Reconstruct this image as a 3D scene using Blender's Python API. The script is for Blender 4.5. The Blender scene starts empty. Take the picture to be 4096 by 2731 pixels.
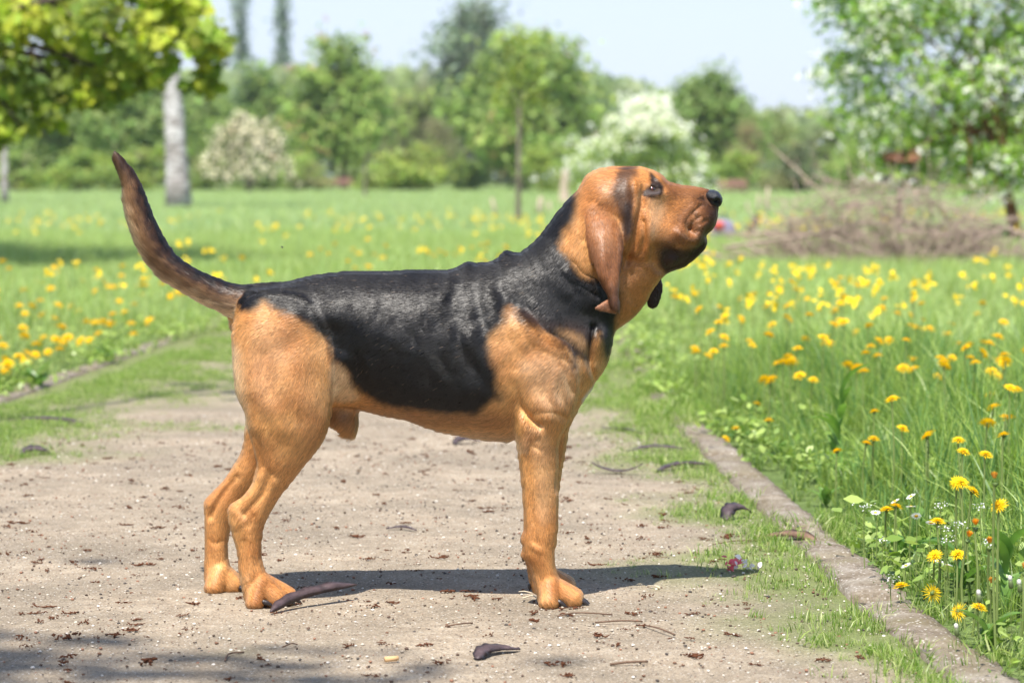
import bpy, math, random
import numpy as np
from mathutils import Vector, Matrix
random.seed(7)
RNG = np.random.default_rng(7)
SC = bpy.context.scene
COL = SC.collection

# ------------------------------------------------------------------ camera, sky, sun, exposure
CAM_Y, CAM_H, LENS = -5.38, 0.8103, 100.0
PITCH = math.radians(3.3625)
cam_data = bpy.data.cameras.new('camera')
cam = bpy.data.objects.new('camera', cam_data)
COL.objects.link(cam)
cam.location = (0.0, CAM_Y, CAM_H)
cam.rotation_euler = (math.pi / 2 - PITCH, 0.0, 0.0)
cam_data.lens = LENS
cam_data.sensor_width = 36.0
cam_data.clip_start = 0.1
cam_data.clip_end = 3000.0
cam_data.dof.use_dof = True
cam_data.dof.focus_distance = 5.30
cam_data.dof.aperture_fstop = 5.6
cam_data.dof.aperture_blades = 0
SC.camera = cam

SUN_DIR = Vector((-0.14, -0.49, 1.0)).normalized()          # towards the sun
SUN_EL = math.asin(SUN_DIR.z)
SUN_AZ = math.atan2(SUN_DIR.x, SUN_DIR.y)
world = bpy.data.worlds.new('World')
SC.world = world
world.use_nodes = True
wn = world.node_tree.nodes
wl = world.node_tree.links
bg = wn['Background']
sky = wn.new('ShaderNodeTexSky')
sky.sky_type = 'NISHITA'
sky.sun_disc = False
sky.sun_elevation = SUN_EL
sky.sun_rotation = SUN_AZ
sky.altitude = 200.0
sky.air_density = 1.0
sky.dust_density = 0.6
sky.ozone_density = 2.0
bg.inputs['Strength'].default_value = 0.115
# haze whitens the sky towards the horizon, evenly all round
tcw = wn.new('ShaderNodeTexCoord'); sep = wn.new('ShaderNodeSeparateXYZ'); mr = wn.new('ShaderNodeMapRange')
mr.interpolation_type = 'SMOOTHSTEP'
mr.inputs['From Min'].default_value = 0.0; mr.inputs['From Max'].default_value = 0.75
mr.inputs['To Min'].default_value = 0.86; mr.inputs['To Max'].default_value = 0.06
wl.new(tcw.outputs['Generated'], sep.inputs[0]); wl.new(sep.outputs['Z'], mr.inputs['Value'])
veil = wn.new('ShaderNodeMix')
veil.data_type = 'RGBA'
veil.inputs[7].default_value = (3.9, 4.45, 5.6, 1.0)
wl.new(mr.outputs['Result'], veil.inputs[0])
wl.new(sky.outputs['Color'], veil.inputs[6])
wl.new(veil.outputs[2], bg.inputs['Color'])
sun_data = bpy.data.lights.new('sun', 'SUN')
sun_data.energy = 5.0
sun_data.angle = math.radians(0.53)
sun_data.color = (1.0, 0.94, 0.85)
sun = bpy.data.objects.new('sun', sun_data)
COL.objects.link(sun)
sun.rotation_euler = SUN_DIR.to_track_quat('Z', 'Y').to_euler()
SC.view_settings.view_transform = 'Standard'
SC.view_settings.look = 'None'
SC.view_settings.exposure = 0.84
SC.view_settings.gamma = 1.0
SC.view_settings.use_curve_mapping = False
SC.render.engine = 'CYCLES'
SC.cycles.use_denoising = True
SC.cycles.max_bounces = 8
SC.cycles.diffuse_bounces = 3
SC.cycles.glossy_bounces = 3
SC.cycles.transmission_bounces = 4
SC.cycles.transparent_max_bounces = 8
SC.cycles.caustics_reflective = False
SC.cycles.caustics_refractive = False
SC.cycles.sample_clamp_indirect = 6.0

# ------------------------------------------------------------------ helpers
FPX = LENS / 36.0 * 4096.0                                    # survey scale of the site plan
SP, CP = math.sin(PITCH), math.cos(PITCH)

def plan(U, V, y):
    """survey point (U,V) on the vertical plane at depth y -> x, z in metres"""
    U = np.asarray(U, float); V = np.asarray(V, float)
    a = (U - 2048.0) / FPX; b = (1365.5 - V) / FPX
    dy = CP + b * SP; dz = -SP + b * CP
    s = (y - CAM_Y) / dy
    return a * s, CAM_H + dz * s

def unplan(x, z, y):
    rx, ry, rz = x, y - CAM_Y, z - CAM_H
    f = ry * CP - rz * SP; u = ry * SP + rz * CP
    return 2048.0 + FPX * rx / f, 1365.5 - FPX * u / f

def ground(U, V, z=0.0):
    """survey point on the level ground -> x, y"""
    a = (U - 2048.0) / FPX; b = (1365.5 - V) / FPX
    dy = CP + b * SP; dz = -SP + b * CP
    s = (z - CAM_H) / dz
    return a * s, CAM_Y + dy * s

def tag(o, label=None, cat=None, group=None, kind=None):
    if label: o['label'] = label
    if cat: o['category'] = cat
    if group: o['group'] = group
    if kind: o['kind'] = kind
    return o

def link(o, parent=None):
    COL.objects.link(o)
    if parent is not None:
        o.parent = parent
    return o

def empty(name, loc=(0, 0, 0), rz=0.0):
    o = bpy.data.objects.new(name, None)
    o.location = loc
    o.rotation_euler = (0, 0, rz)
    o.empty_display_size = 0.1
    return link(o)

def mesh_np(name, verts, faces, smooth=True):
    """verts (n,3) array, faces (m,k) array or list of tuples"""
    me = bpy.data.meshes.new(name)
    verts = np.asarray(verts, np.float32)
    if isinstance(faces, np.ndarray):
        m, k = faces.shape
        me.vertices.add(len(verts)); me.vertices.foreach_set('co', verts.ravel())
        me.loops.add(m * k); me.loops.foreach_set('vertex_index', faces.astype(np.int32).ravel())
        me.polygons.add(m)
        me.polygons.foreach_set('loop_start', np.arange(0, m * k, k, dtype=np.int32))
        me.polygons.foreach_set('loop_total', np.full(m, k, np.int32))
    else:
        me.from_pydata([tuple(map(float, v)) for v in verts], [], faces)
    me.update(calc_edges=True)
    if smooth:
        me.polygons.foreach_set('use_smooth', np.ones(len(me.polygons), bool))
    return me

def obj(name, me, mat=None, parent=None, loc=None):
    o = bpy.data.objects.new(name, me)
    if mat is not None and not me.materials:
        me.materials.append(mat)
    if loc is not None:
        o.location = loc
    return link(o, parent)

def set_col(me, cols, name='tint'):
    a = me.color_attributes.new(name, 'FLOAT_COLOR', 'POINT')
    c = np.ones((len(cols), 4), np.float32); c[:, :3] = cols
    a.data.foreach_set('color', c.ravel())

def mat_new(name):
    m = bpy.data.materials.new(name)
    m.use_nodes = True
    nt = m.node_tree
    return m, nt, nt.nodes['Principled BSDF']

def N(nt, kind, **kw):
    n = nt.nodes.new(kind)
    for k, v in kw.items():
        if k in n.inputs.keys():
            n.inputs[k].default_value = v
        else:
            setattr(n, k, v)
    return n

def ramp(nt, fac, stops):
    r = nt.nodes.new('ShaderNodeValToRGB')
    el = r.color_ramp.elements
    while len(el) < len(stops):
        el.new(0.5)
    for e, (p, c) in zip(el, stops):
        e.position = p
        e.color = (*c, 1.0) if len(c) == 3 else c
    nt.links.new(fac, r.inputs['Fac'])
    return r.outputs['Color']

def plain(name, col, rough=0.7, var=0.15, scale=40.0, bump=0.0, spec=0.3, sss=0.0, trans=0.0):
    """simple procedural surface: a base colour with a noise variation and optional bump"""
    m, nt, b = mat_new(name)
    tc = N(nt, 'ShaderNodeTexCoord')
    no = N(nt, 'ShaderNodeTexNoise', Scale=scale, Detail=5.0, Roughness=0.6)
    nt.links.new(tc.outputs['Object'], no.inputs['Vector'])
    c0 = tuple(max(0.0, x * (1 - var)) for x in col); c1 = tuple(x * (1 + var) for x in col)
    cr = ramp(nt, no.outputs['Fac'], [(0.3, c0), (0.7, c1)])
    nt.links.new(cr, b.inputs['Base Color'])
    b.inputs['Roughness'].default_value = rough
    b.inputs['Specular IOR Level'].default_value = spec
    if bump:
        bp = N(nt, 'ShaderNodeBump', Strength=bump, Distance=0.01)
        nt.links.new(no.outputs['Fac'], bp.inputs['Height'])
        nt.links.new(bp.outputs['Normal'], b.inputs['Normal'])
    return m

def leaf_mat(name, translucency=0.45, rough=0.45, spec=0.35):
    """leaf surface: colour from the 'tint' attribute of its mesh, part of the light passes through"""
    m, nt, b = mat_new(name)
    at = N(nt, 'ShaderNodeAttribute', attribute_name='tint')
    tr = N(nt, 'ShaderNodeBsdfTranslucent')
    mx = N(nt, 'ShaderNodeMixShader')
    hs = N(nt, 'ShaderNodeHueSaturation', Saturation=1.1, Value=1.5)
    nt.links.new(at.outputs['Color'], b.inputs['Base Color'])
    nt.links.new(at.outputs['Color'], hs.inputs['Color'])
    nt.links.new(hs.outputs['Color'], tr.inputs['Color'])
    b.inputs['Roughness'].default_value = rough
    b.inputs['Specular IOR Level'].default_value = spec
    mx.inputs[0].default_value = translucency
    nt.links.new(b.outputs[0], mx.inputs[1]); nt.links.new(tr.outputs[0], mx.inputs[2])
    nt.links.new(mx.outputs[0], nt.nodes['Material Output'].inputs['Surface'])
    return m

def vnoise(p, seed=0):
    """value noise on an (n,k) array of points, k = 2 or 3, range 0..1"""
    p = np.asarray(p, float); k = p.shape[1]
    i = np.floor(p).astype(np.int64); f = p - i
    f = f * f * (3 - 2 * f)
    out = np.zeros(len(p))
    for c in range(1 << k):
        w = np.ones(len(p)); h = np.full(len(p), seed * 374761393 + 668265263, np.int64)
        for a in range(k):
            bit = (c >> a) & 1
            w *= f[:, a] if bit else 1 - f[:, a]
            h = (h ^ ((i[:, a] + bit) * (73856093, 19349663, 83492791)[a])) * 1274126177
            h &= 0xFFFFFFFF
        h = (h ^ (h >> 15)) * 2246822519 & 0xFFFFFFFF
        h = h ^ (h >> 13)
        out += w * ((h & 0xFFFF) / 65535.0)
    return out

def fbm(p, seed=0, octs=3):
    p = np.asarray(p, float); s = np.zeros(len(p)); a = 1.0; t = 0.0
    for o in range(octs):
        s += a * vnoise(p * (2 ** o) + 17.3 * o, seed + o); t += a; a *= 0.5
    return s / t

def seg_dist(P, poly, closed=True):
    """unsigned distance from points P (n,2) to a polyline"""
    poly = np.asarray(poly, float)
    A = poly if closed else poly[:-1]
    B = np.roll(poly, -1, 0) if closed else poly[1:]
    d2 = np.full(len(P), 1e18)
    for a, b in zip(A, B):
        ab = b - a; L = max(ab @ ab, 1e-12)
        t = np.clip(((P[:, 0] - a[0]) * ab[0] + (P[:, 1] - a[1]) * ab[1]) / L, 0, 1)
        q = (P[:, 0] - a[0] - t * ab[0]) ** 2 + (P[:, 1] - a[1] - t * ab[1]) ** 2
        np.minimum(d2, q, out=d2)
    return np.sqrt(d2)

def inside(P, poly):
    poly = np.asarray(poly, float)
    r = np.zeros(len(P), bool)
    A = poly; B = np.roll(poly, -1, 0)
    x, y = P[:, 0], P[:, 1]
    for a, b in zip(A, B):
        if a[1] == b[1]:
            continue
        c = ((a[1] > y) != (b[1] > y)) & (x < (b[0] - a[0]) * (y - a[1]) / (b[1] - a[1]) + a[0])
        r ^= c
    return r

def sdf_poly(P, poly):
    d = seg_dist(P, poly)
    return np.where(inside(P, poly), -d, d)

def spline(pts, n=6, closed=False):
    """Catmull-Rom through the points (any dimension)"""
    p = np.asarray(pts, float)
    if closed:
        q = np.vstack([p[-1:], p, p[:2]])
    else:
        q = np.vstack([2 * p[:1] - p[1:2], p, 2 * p[-1:] - p[-2:-1]])
    out = []
    for i in range(1, len(q) - 2):
        for j in range(n):
            t = j / n
            out.append(0.5 * (2 * q[i] + (q[i + 1] - q[i - 1]) * t + (2 * q[i - 1] - 5 * q[i] + 4 * q[i + 1] - q[i + 2]) * t * t
                              + (3 * q[i] - q[i - 1] - 3 * q[i + 1] + q[i + 2]) * t ** 3))
    if not closed:
        out.append(q[-2])
    return np.array(out)

def tube_np(pts, radii, seg=6, cap=True):
    """swept tube: returns verts, quad faces (list)"""
    pts = np.asarray(pts, float); n = len(pts)
    radii = np.broadcast_to(np.asarray(radii, float), (n,))
    T = np.gradient(pts, axis=0); T /= np.linalg.norm(T, axis=1, keepdims=True) + 1e-12
    ref = np.array([0.0, 0.0, 1.0]) if abs(T[0, 2]) < 0.9 else np.array([1.0, 0.0, 0.0])
    V = []
    for i in range(n):
        a = np.cross(T[i], ref); a /= np.linalg.norm(a) + 1e-12
        b = np.cross(T[i], a); ref = -np.cross(T[i], a) if False else ref
        for s in range(seg):
            w = 2 * math.pi * s / seg
            V.append(pts[i] + radii[i] * (math.cos(w) * a + math.sin(w) * b))
    F = []
    for i in range(n - 1):
        for s in range(seg):
            F.append((i * seg + s, i * seg + (s + 1) % seg, (i + 1) * seg + (s + 1) % seg, (i + 1) * seg + s))
    if cap:
        F.append(tuple(range(seg))[::-1]); F.append(tuple((n - 1) * seg + s for s in range(seg)))
    return V, F

class MB:
    """collects shapes into one mesh"""
    def __init__(self):
        self.v, self.f, self.c = [], [], []
    def add(self, v, f, col=None):
        o = len(self.v)
        self.v.extend([tuple(x) for x in v])
        self.f.extend([tuple(i + o for i in q) for q in f])
        if col is not None:
            self.c.extend([col] * len(v))
    def tube(self, pts, r, seg=6, col=None):
        v, f = tube_np(pts, r, seg); self.add(v, f, col)
    def mesh(self, name, smooth=True):
        me = mesh_np(name, np.array(self.v), self.f, smooth)
        if self.c:
            set_col(me, np.array(self.c))
        return me
# ------------------------------------------------------------------ ground, path, kerbs
def green_film(x, y):
    """how far low grass and moss have crept over the path, 0..1"""
    D = y - CAM_Y
    P = np.column_stack([x, y])
    n = fbm(P * 2.2, 21, 3); n2 = fbm(P * 7.0, 22, 2)
    kr = np.interp(D, [4.4, 5.2, 9.2, 11, 14], [.70, .645, .51, .497, .51])
    kl = np.interp(D, [4, 9.9, 14.2, 20], [-2.02, -1.79, -1.60, -1.45])
    r = 1.0 - (kr - x) / np.interp(D, [4.4, 4.9, 5.6, 6.4, 8, 10, 13], [.20, .32, .46, .28, .42, .55, .9])
    l = 1.0 - (x - kl) / np.interp(D, [5, 7.2, 8.5, 10, 12, 15], [.10, .45, .95, 1.1, 1.1, 1.3])
    far = np.clip((D - 11.5) / 5.0, 0, 1) * 1.1
    g = np.maximum(np.maximum(r, l), far - .3)
    return np.clip(g * 1.25 + (n - .5) * 1.5 + (n2 - .5) * .6, 0, 1)

m, nt, b = mat_new('meadow_soil')
tc = N(nt, 'ShaderNodeTexCoord')
n1_ = N(nt, 'ShaderNodeTexNoise', Scale=.35, Detail=6.0, Roughness=.65)
nt.links.new(tc.outputs['Object'], n1_.inputs['Vector'])
cr = ramp(nt, n1_.outputs['Fac'], [(.30, (.14, .21, .06)), (.5, (.20, .29, .09)), (.7, (.27, .35, .13))])
nt.links.new(cr, b.inputs['Base Color'])
b.inputs['Roughness'].default_value = .95; b.inputs['Specular IOR Level'].default_value = .1
n2_ = N(nt, 'ShaderNodeTexNoise', Scale=9.0, Detail=6.0, Roughness=.7)
nt.links.new(tc.outputs['Object'], n2_.inputs['Vector'])
bp = N(nt, 'ShaderNodeBump', Strength=.9, Distance=.25)
nt.links.new(n2_.outputs['Fac'], bp.inputs['Height']); nt.links.new(bp.outputs['Normal'], b.inputs['Normal'])
SOIL = m
xs = [-900, -300, -80, -30, -12, -5, -2, 0, 2, 5, 12, 30, 80, 300, 900]
ys = [-40, -8, -4, -2, 0, 2, 5, 10, 20, 40, 80, 160, 400, 1200]
gv = [(x, y, 0.0) for y in ys for x in xs]
gf = [(j * len(xs) + i, j * len(xs) + i + 1, (j + 1) * len(xs) + i + 1, (j + 1) * len(xs) + i) for j in range(len(ys) - 1) for i in range(len(xs) - 1)]
tag(obj('ground', mesh_np('ground', gv, gf), SOIL), kind='structure')

def kerb_x(D, side):
    if side > 0:
        return np.interp(D, [2.5, 4.4, 5.2, 9.2, 11, 14, 20], [.78, .70, .645, .51, .497, .51, .54])
    return np.interp(D, [2.5, 4, 9.9, 14.2, 20], [-2.06, -2.02, -1.79, -1.60, -1.45])

m, nt, b = mat_new('path_dirt')
tc = N(nt, 'ShaderNodeTexCoord')
def tex(kind, **kw):
    n = N(nt, kind, **kw); nt.links.new(tc.outputs['Object'], n.inputs['Vector']); return n
def mixc(fac, a, c, mode='MIX'):
    x = N(nt, 'ShaderNodeMix'); x.data_type = 'RGBA'; x.blend_type = mode
    for s, i in ((fac, 0), (a, 6), (c, 7)):
        if isinstance(s, (int, float)): x.inputs[i].default_value = s
        elif isinstance(s, tuple): x.inputs[i].default_value = (*s, 1)
        else: nt.links.new(s, x.inputs[i])
    return x.outputs[2]
big = tex('ShaderNodeTexNoise', Scale=2.6, Detail=5.0, Roughness=.6)
mid = tex('ShaderNodeTexNoise', Scale=17.0, Detail=6.0, Roughness=.7)
fine = tex('ShaderNodeTexNoise', Scale=210.0, Detail=4.0, Roughness=.75)
vo = tex('ShaderNodeTexVoronoi', Scale=150.0)
vo2 = tex('ShaderNodeTexVoronoi', Scale=62.0)
base = ramp(nt, mid.outputs['Fac'], [(.25, (.25, .195, .14)), (.5, (.36, .295, .22)), (.75, (.47, .40, .31))])
base = mixc(ramp(nt, big.outputs['Fac'], [(.38, (0, 0, 0)), (.62, (.85, .85, .85))]), base, (.215, .18, .135))
grain = ramp(nt, fine.outputs['Fac'], [(.30, (.42, .39, .35)), (.5, (.95, .95, .95)), (.72, (1.45, 1.42, 1.38))])
base = mixc(.85, base, grain, 'MULTIPLY')
peb = ramp(nt, vo.outputs['Distance'], [(.27, (1, 1, 1)), (.36, (0, 0, 0))])
pebc = ramp(nt, vo.outputs['Color'], [(.1, (.08, .07, .06)), (.3, (.24, .20, .155)), (.6, (.40, .34, .27)), (.85, (.52, .47, .40)), (.95, (.72, .69, .64))])
base = mixc(peb, base, pebc)
peb2 = ramp(nt, vo2.outputs['Distance'], [(.13, (1, 1, 1)), (.18, (0, 0, 0))])
peb2c = ramp(nt, vo2.outputs['Color'], [(.1, (.08, .065, .05)), (.5, (.33, .28, .23)), (.95, (.62, .60, .56))])
base = mixc(peb2, base, peb2c)
at = N(nt, 'ShaderNodeAttribute', attribute_name='tint')
mossc = ramp(nt, fine.outputs['Fac'], [(.3, (.085, .115, .030)), (.7, (.19, .25, .070))])
base = mixc(at.outputs['Fac'], base, mossc)
nt.links.new(base, b.inputs['Base Color'])
b.inputs['Roughness'].default_value = .93; b.inputs['Specular IOR Level'].default_value = .15
ad = N(nt, 'ShaderNodeMath', operation='ADD')
nt.links.new(fine.outputs['Fac'], ad.inputs[0]); nt.links.new(peb, ad.inputs[1])
bp = N(nt, 'ShaderNodeBump', Strength=.7, Distance=.004)
nt.links.new(ad.outputs[0], bp.inputs['Height'])
bp2 = N(nt, 'ShaderNodeBump', Strength=.6, Distance=.02)
nt.links.new(mid.outputs['Fac'], bp2.inputs['Height']); nt.links.new(bp.outputs['Normal'], bp2.inputs['Normal'])
nt.links.new(bp2.outputs['Normal'], b.inputs['Normal'])
PATH = m
dd = np.concatenate([np.arange(2.6, 8.0, .03), np.arange(8.0, 20.0, .08)])
tt = np.linspace(0, 1, 90)
PX = np.array([kerb_x(d, -1) + (kerb_x(d, 1) - kerb_x(d, -1)) * tt for d in dd]); PY = np.repeat(dd[:, None] + CAM_Y, len(tt), 1)
pz = .006 + .004 * (fbm(np.column_stack([PX.ravel(), PY.ravel()]) * 6.0, 31, 3) - .5) * 2
pz = np.maximum(pz, .003)
nn, kk = PX.shape
I = np.arange(nn * kk).reshape(nn, kk)
pf = np.stack([I[:-1, :-1], I[:-1, 1:], I[1:, 1:], I[1:, :-1]], -1).reshape(-1, 4)
pme = mesh_np('path', np.column_stack([PX.ravel(), PY.ravel(), pz]), pf)
gfm = green_film(PX.ravel(), PY.ravel())
set_col(pme, np.repeat((gfm ** 1.5 * .8)[:, None], 3, 1))
pth = tag(obj('path', pme, PATH), kind='structure')

# kerb: a line of narrow weathered edging stones on either side, each stone a part
m, nt, b = mat_new('kerb_stone')
tc = N(nt, 'ShaderNodeTexCoord')
oi = N(nt, 'ShaderNodeObjectInfo')
va = N(nt, 'ShaderNodeVectorMath', operation='ADD')
nt.links.new(tc.outputs['Object'], va.inputs[0]); nt.links.new(oi.outputs['Location'], va.inputs[1])
a_ = N(nt, 'ShaderNodeTexNoise', Scale=14.0, Detail=7.0, Roughness=.72); nt.links.new(va.outputs[0], a_.inputs['Vector'])
c_ = N(nt, 'ShaderNodeTexNoise', Scale=120.0, Detail=4.0, Roughness=.7); nt.links.new(va.outputs[0], c_.inputs['Vector'])
k1 = ramp(nt, a_.outputs['Fac'], [(.30, (.09, .07, .048)), (.45, (.20, .165, .125)), (.60, (.29, .26, .22)), (.78, (.40, .375, .335))])
k2 = ramp(nt, c_.outputs['Fac'], [(.3, (.5, .47, .44)), (.7, (1.2, 1.2, 1.2))])
k3 = mixc(.7, k1, k2, 'MULTIPLY')
b_ = N(nt, 'ShaderNodeTexNoise', Scale=7.0, Detail=4.0); nt.links.new(va.outputs[0], b_.inputs['Vector'])
k4 = mixc(ramp(nt, b_.outputs['Fac'], [(.46, (0, 0, 0)), (.66, (.8, .8, .8))]), k3, (.13, .105, .05))
kv = N(nt, 'ShaderNodeTexVoronoi', Scale=110.0); nt.links.new(va.outputs[0], kv.inputs['Vector'])
k4 = mixc(ramp(nt, kv.outputs['Distance'], [(.22, (.8, .8, .8)), (.32, (0, 0, 0))]), k4, ramp(nt, kv.outputs['Color'], [(.2, (.10, .09, .08)), (.5, (.34, .30, .26)), (.85, (.62, .60, .57))]))
nt.links.new(k4, b.inputs['Base Color']); b.inputs['Roughness'].default_value = .9; b.inputs['Specular IOR Level'].default_value = .2
bp = N(nt, 'ShaderNodeBump', Strength=.9, Distance=.006); nt.links.new(a_.outputs['Fac'], bp.inputs['Height'])
bq = N(nt, 'ShaderNodeBump', Strength=.5, Distance=.002); nt.links.new(c_.outputs['Fac'], bq.inputs['Height']); nt.links.new(bp.outputs['Normal'], bq.inputs['Normal'])
nt.links.new(bq.outputs['Normal'], b.inputs['Normal'])
KERB = m
def stone_mesh(w, l, h, seed):
    r = np.random.default_rng(seed)
    nx_, ny_ = 5, 13
    V_ = []; F_ = []
    for j in range(ny_):
        for i in range(nx_):
            x = (i / (nx_ - 1) - .5) * w; y = (j / (ny_ - 1) - .5) * l
            e = (i in (0, nx_ - 1)) or (j in (0, ny_ - 1))
            z = h + r.normal(0, .0011) - (.004 + .006 * r.random() if e else 0)
            if e: x *= .93 + .10 * r.random(); y *= .98 + .015 * r.random()
            V_.append((x, y, z))
    for j in range(ny_ - 1):
        for i in range(nx_ - 1):
            a = j * nx_ + i; F_.append((a, a + 1, a + nx_ + 1, a + nx_))
    rim = [i for i in range(nx_)] + [j * nx_ + nx_ - 1 for j in range(1, ny_)] + [(ny_ - 1) * nx_ + i for i in range(nx_ - 2, -1, -1)] + [j * nx_ for j in range(ny_ - 2, 0, -1)]
    o = len(V_)
    for q in rim: V_.append((V_[q][0] * 1.02, V_[q][1] * 1.01, -.06))
    for k in range(len(rim)):
        k2_ = (k + 1) % len(rim); F_.append((rim[k2_], rim[k], o + k, o + k2_))
    return mesh_np('kerb_stone', V_, F_)
for side, d0, d1, nm in ((1, 3.6, 17.0, 'kerb'), (-1, 6.0, 17.0, 'kerb')):
    root = empty(nm, (0, 0, 0)); tag(root, kind='structure')
    d = d0; k = 0
    while d < d1:
        l = .50 + .12 * RNG.random()
        x = float(kerb_x(d + l / 2, side)) + side * .055
        ang = math.atan2(float(kerb_x(d + l, side) - kerb_x(d, side)), l)
        s = obj('kerb_stone', stone_mesh(.104, l - .022, .010 + .010 * RNG.random(), 100 + k + (50 if side < 0 else 0)), KERB, root)
        s.location = (x, CAM_Y + d + l / 2, .004)
        s.rotation_euler = (RNG.normal(0, .012), RNG.normal(0, .03), -ang + RNG.normal(0, .012))
        d += l; k += 1

# thin spring haze over the whole park
hz, nt, b = mat_new('air')
nt.nodes.remove(b)
pv = N(nt, 'ShaderNodeVolumePrincipled')
pv.inputs['Color'].default_value = (.93, .96, 1.0, 1); pv.inputs['Density'].default_value = .0003; pv.inputs['Anisotropy'].default_value = .2
nt.links.new(pv.outputs[0], nt.nodes['Material Output'].inputs['Volume'])
mbh = MB(); X0, X1, Y0, Y1_, Z0, Z1 = -950, 950, -60, 1250, -1.0, 23.0
mbh.add([(x, y, z) for z in (Z0, Z1) for y in (Y0, Y1_) for x in (X0, X1)], [(0, 2, 3, 1), (4, 5, 7, 6), (0, 1, 5, 4), (2, 6, 7, 3), (0, 4, 6, 2), (1, 3, 7, 5)])
tag(obj('haze', mbh.mesh('haze', False), hz), kind='stuff')
# ------------------------------------------------------------------ trees and shrubs
LEAF = leaf_mat('leaf', .45, .5, .25)
PETAL = leaf_mat('petal', .35, .6, .15)
def bark(name, c0, c1, scale=9.0, stretch=.25):
    m, nt, b = mat_new(name)
    tc = N(nt, 'ShaderNodeTexCoord'); mp = N(nt, 'ShaderNodeMapping'); mp.inputs['Scale'].default_value = (1, 1, stretch)
    no = N(nt, 'ShaderNodeTexNoise', Scale=scale, Detail=6.0, Roughness=.7)
    nt.links.new(tc.outputs['Object'], mp.inputs['Vector']); nt.links.new(mp.outputs['Vector'], no.inputs['Vector'])
    nt.links.new(ramp(nt, no.outputs['Fac'], [(.3, c0), (.6, c1)]), b.inputs['Base Color'])
    b.inputs['Roughness'].default_value = .9; b.inputs['Specular IOR Level'].default_value = .15
    bp = N(nt, 'ShaderNodeBump', Strength=.8, Distance=.02); nt.links.new(no.outputs['Fac'], bp.inputs['Height']); nt.links.new(bp.outputs['Normal'], b.inputs['Normal'])
    return m
BARK = bark('bark_grey', (.08, .065, .05), (.23, .195, .155))
BARK_DARK = bark('bark_dark', (.03, .024, .02), (.09, .07, .055))
BARK_RED = bark('bark_cherry', (.10, .045, .025), (.28, .13, .07))
BIRCH, nt, b = mat_new('bark_birch')
tc = N(nt, 'ShaderNodeTexCoord'); mp = N(nt, 'ShaderNodeMapping'); mp.inputs['Scale'].default_value = (1, 1, 2.2); nt.links.new(tc.outputs['Object'], mp.inputs['Vector'])
no = N(nt, 'ShaderNodeTexNoise', Scale=4.2, Detail=7.0, Roughness=.72); nt.links.new(mp.outputs['Vector'], no.inputs['Vector'])
nw = N(nt, 'ShaderNodeTexNoise', Scale=2.2, Detail=3.0); nt.links.new(tc.outputs['Object'], nw.inputs['Vector'])
b1 = ramp(nt, no.outputs['Fac'], [(.36, (.05, .045, .04)), (.45, (.33, .31, .30)), (.56, (.62, .60, .60)), (.75, (.78, .77, .77))])
b2 = ramp(nt, nw.outputs['Fac'], [(.42, (.62, .58, .56)), (.6, (1, 1, 1))])
nt.links.new(mixc(.9, b1, b2, 'MULTIPLY'), b.inputs['Base Color']); b.inputs['Roughness'].default_value = .8; b.inputs['Specular IOR Level'].default_value = .2

LEAF_SHAPES = {
 'oval': [(0, -.5), (.30, -.12), (.26, .18), (0, .5), (-.26, .18), (-.30, -.12)],
 'quad': [(0, -.5), (.34, 0), (0, .5), (-.34, 0)],
 'maple': [(0, -.5), (.10, -.30), (.46, -.34), (.32, -.10), (.52, .14), (.22, .14), (.20, .30), (0, .56), (-.20, .30), (-.22, .14), (-.52, .14), (-.32, -.10), (-.46, -.34), (-.10, -.30)]}
def leaf_cloud(name, P, Nrm, size, tint, shape='quad', rng=RNG, fold=.12):
    """one mesh with a leaf at each point; P (n,3), Nrm (n,3), size (n,), tint (n,3)"""
    n = len(P)
    up = rng.normal(0, 1, (n, 3)); up[:, 2] -= .8
    Nn = Nrm / (np.linalg.norm(Nrm, axis=1, keepdims=True) + 1e-9)
    t = up - Nn * (up * Nn).sum(1, keepdims=True); t /= np.linalg.norm(t, axis=1, keepdims=True) + 1e-9
    s = np.cross(Nn, t)
    sh = np.array(LEAF_SHAPES[shape]); k = len(sh)
    V = (P[:, None] + (s[:, None] * sh[None, :, :1] + t[:, None] * sh[None, :, 1:] + Nn[:, None] * (np.abs(sh[None, :, :1]) * fold)) * size[:, None, None])
    me = mesh_np(name, V.reshape(-1, 3), np.arange(n * k).reshape(n, k), smooth=False)
    set_col(me, np.repeat(tint, k, 0))
    return me

def crown_points(lobes, n, rng, clump=.22, nclump=14, hollow=.55):
    """leaf positions gathered in clumps inside ellipsoid lobes [(x,y,z,rx,ry,rz)]"""
    vol = np.array([l[3] * l[4] * l[5] for l in lobes]) ** .67
    out = []; ids = []; cid = 0; cent = []
    for l, w in zip(lobes, vol / vol.sum()):
        c = np.array(l[:3]); r = np.array(l[3:])
        for q in range(nclump):
            d = rng.normal(0, 1, 3); d /= np.linalg.norm(d)
            cc = c + d * r * (hollow + (1 - hollow) * rng.random())
            m = max(3, int(n * w / nclump))
            p = cc + rng.normal(0, 1, (m, 3)) * r * clump * (.7 + .6 * rng.random())
            out.append(p); ids.append(np.full(m, cid)); cid += 1; cent.append(cc)
    return np.vstack(out), np.concatenate(ids), np.array(cent)

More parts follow.
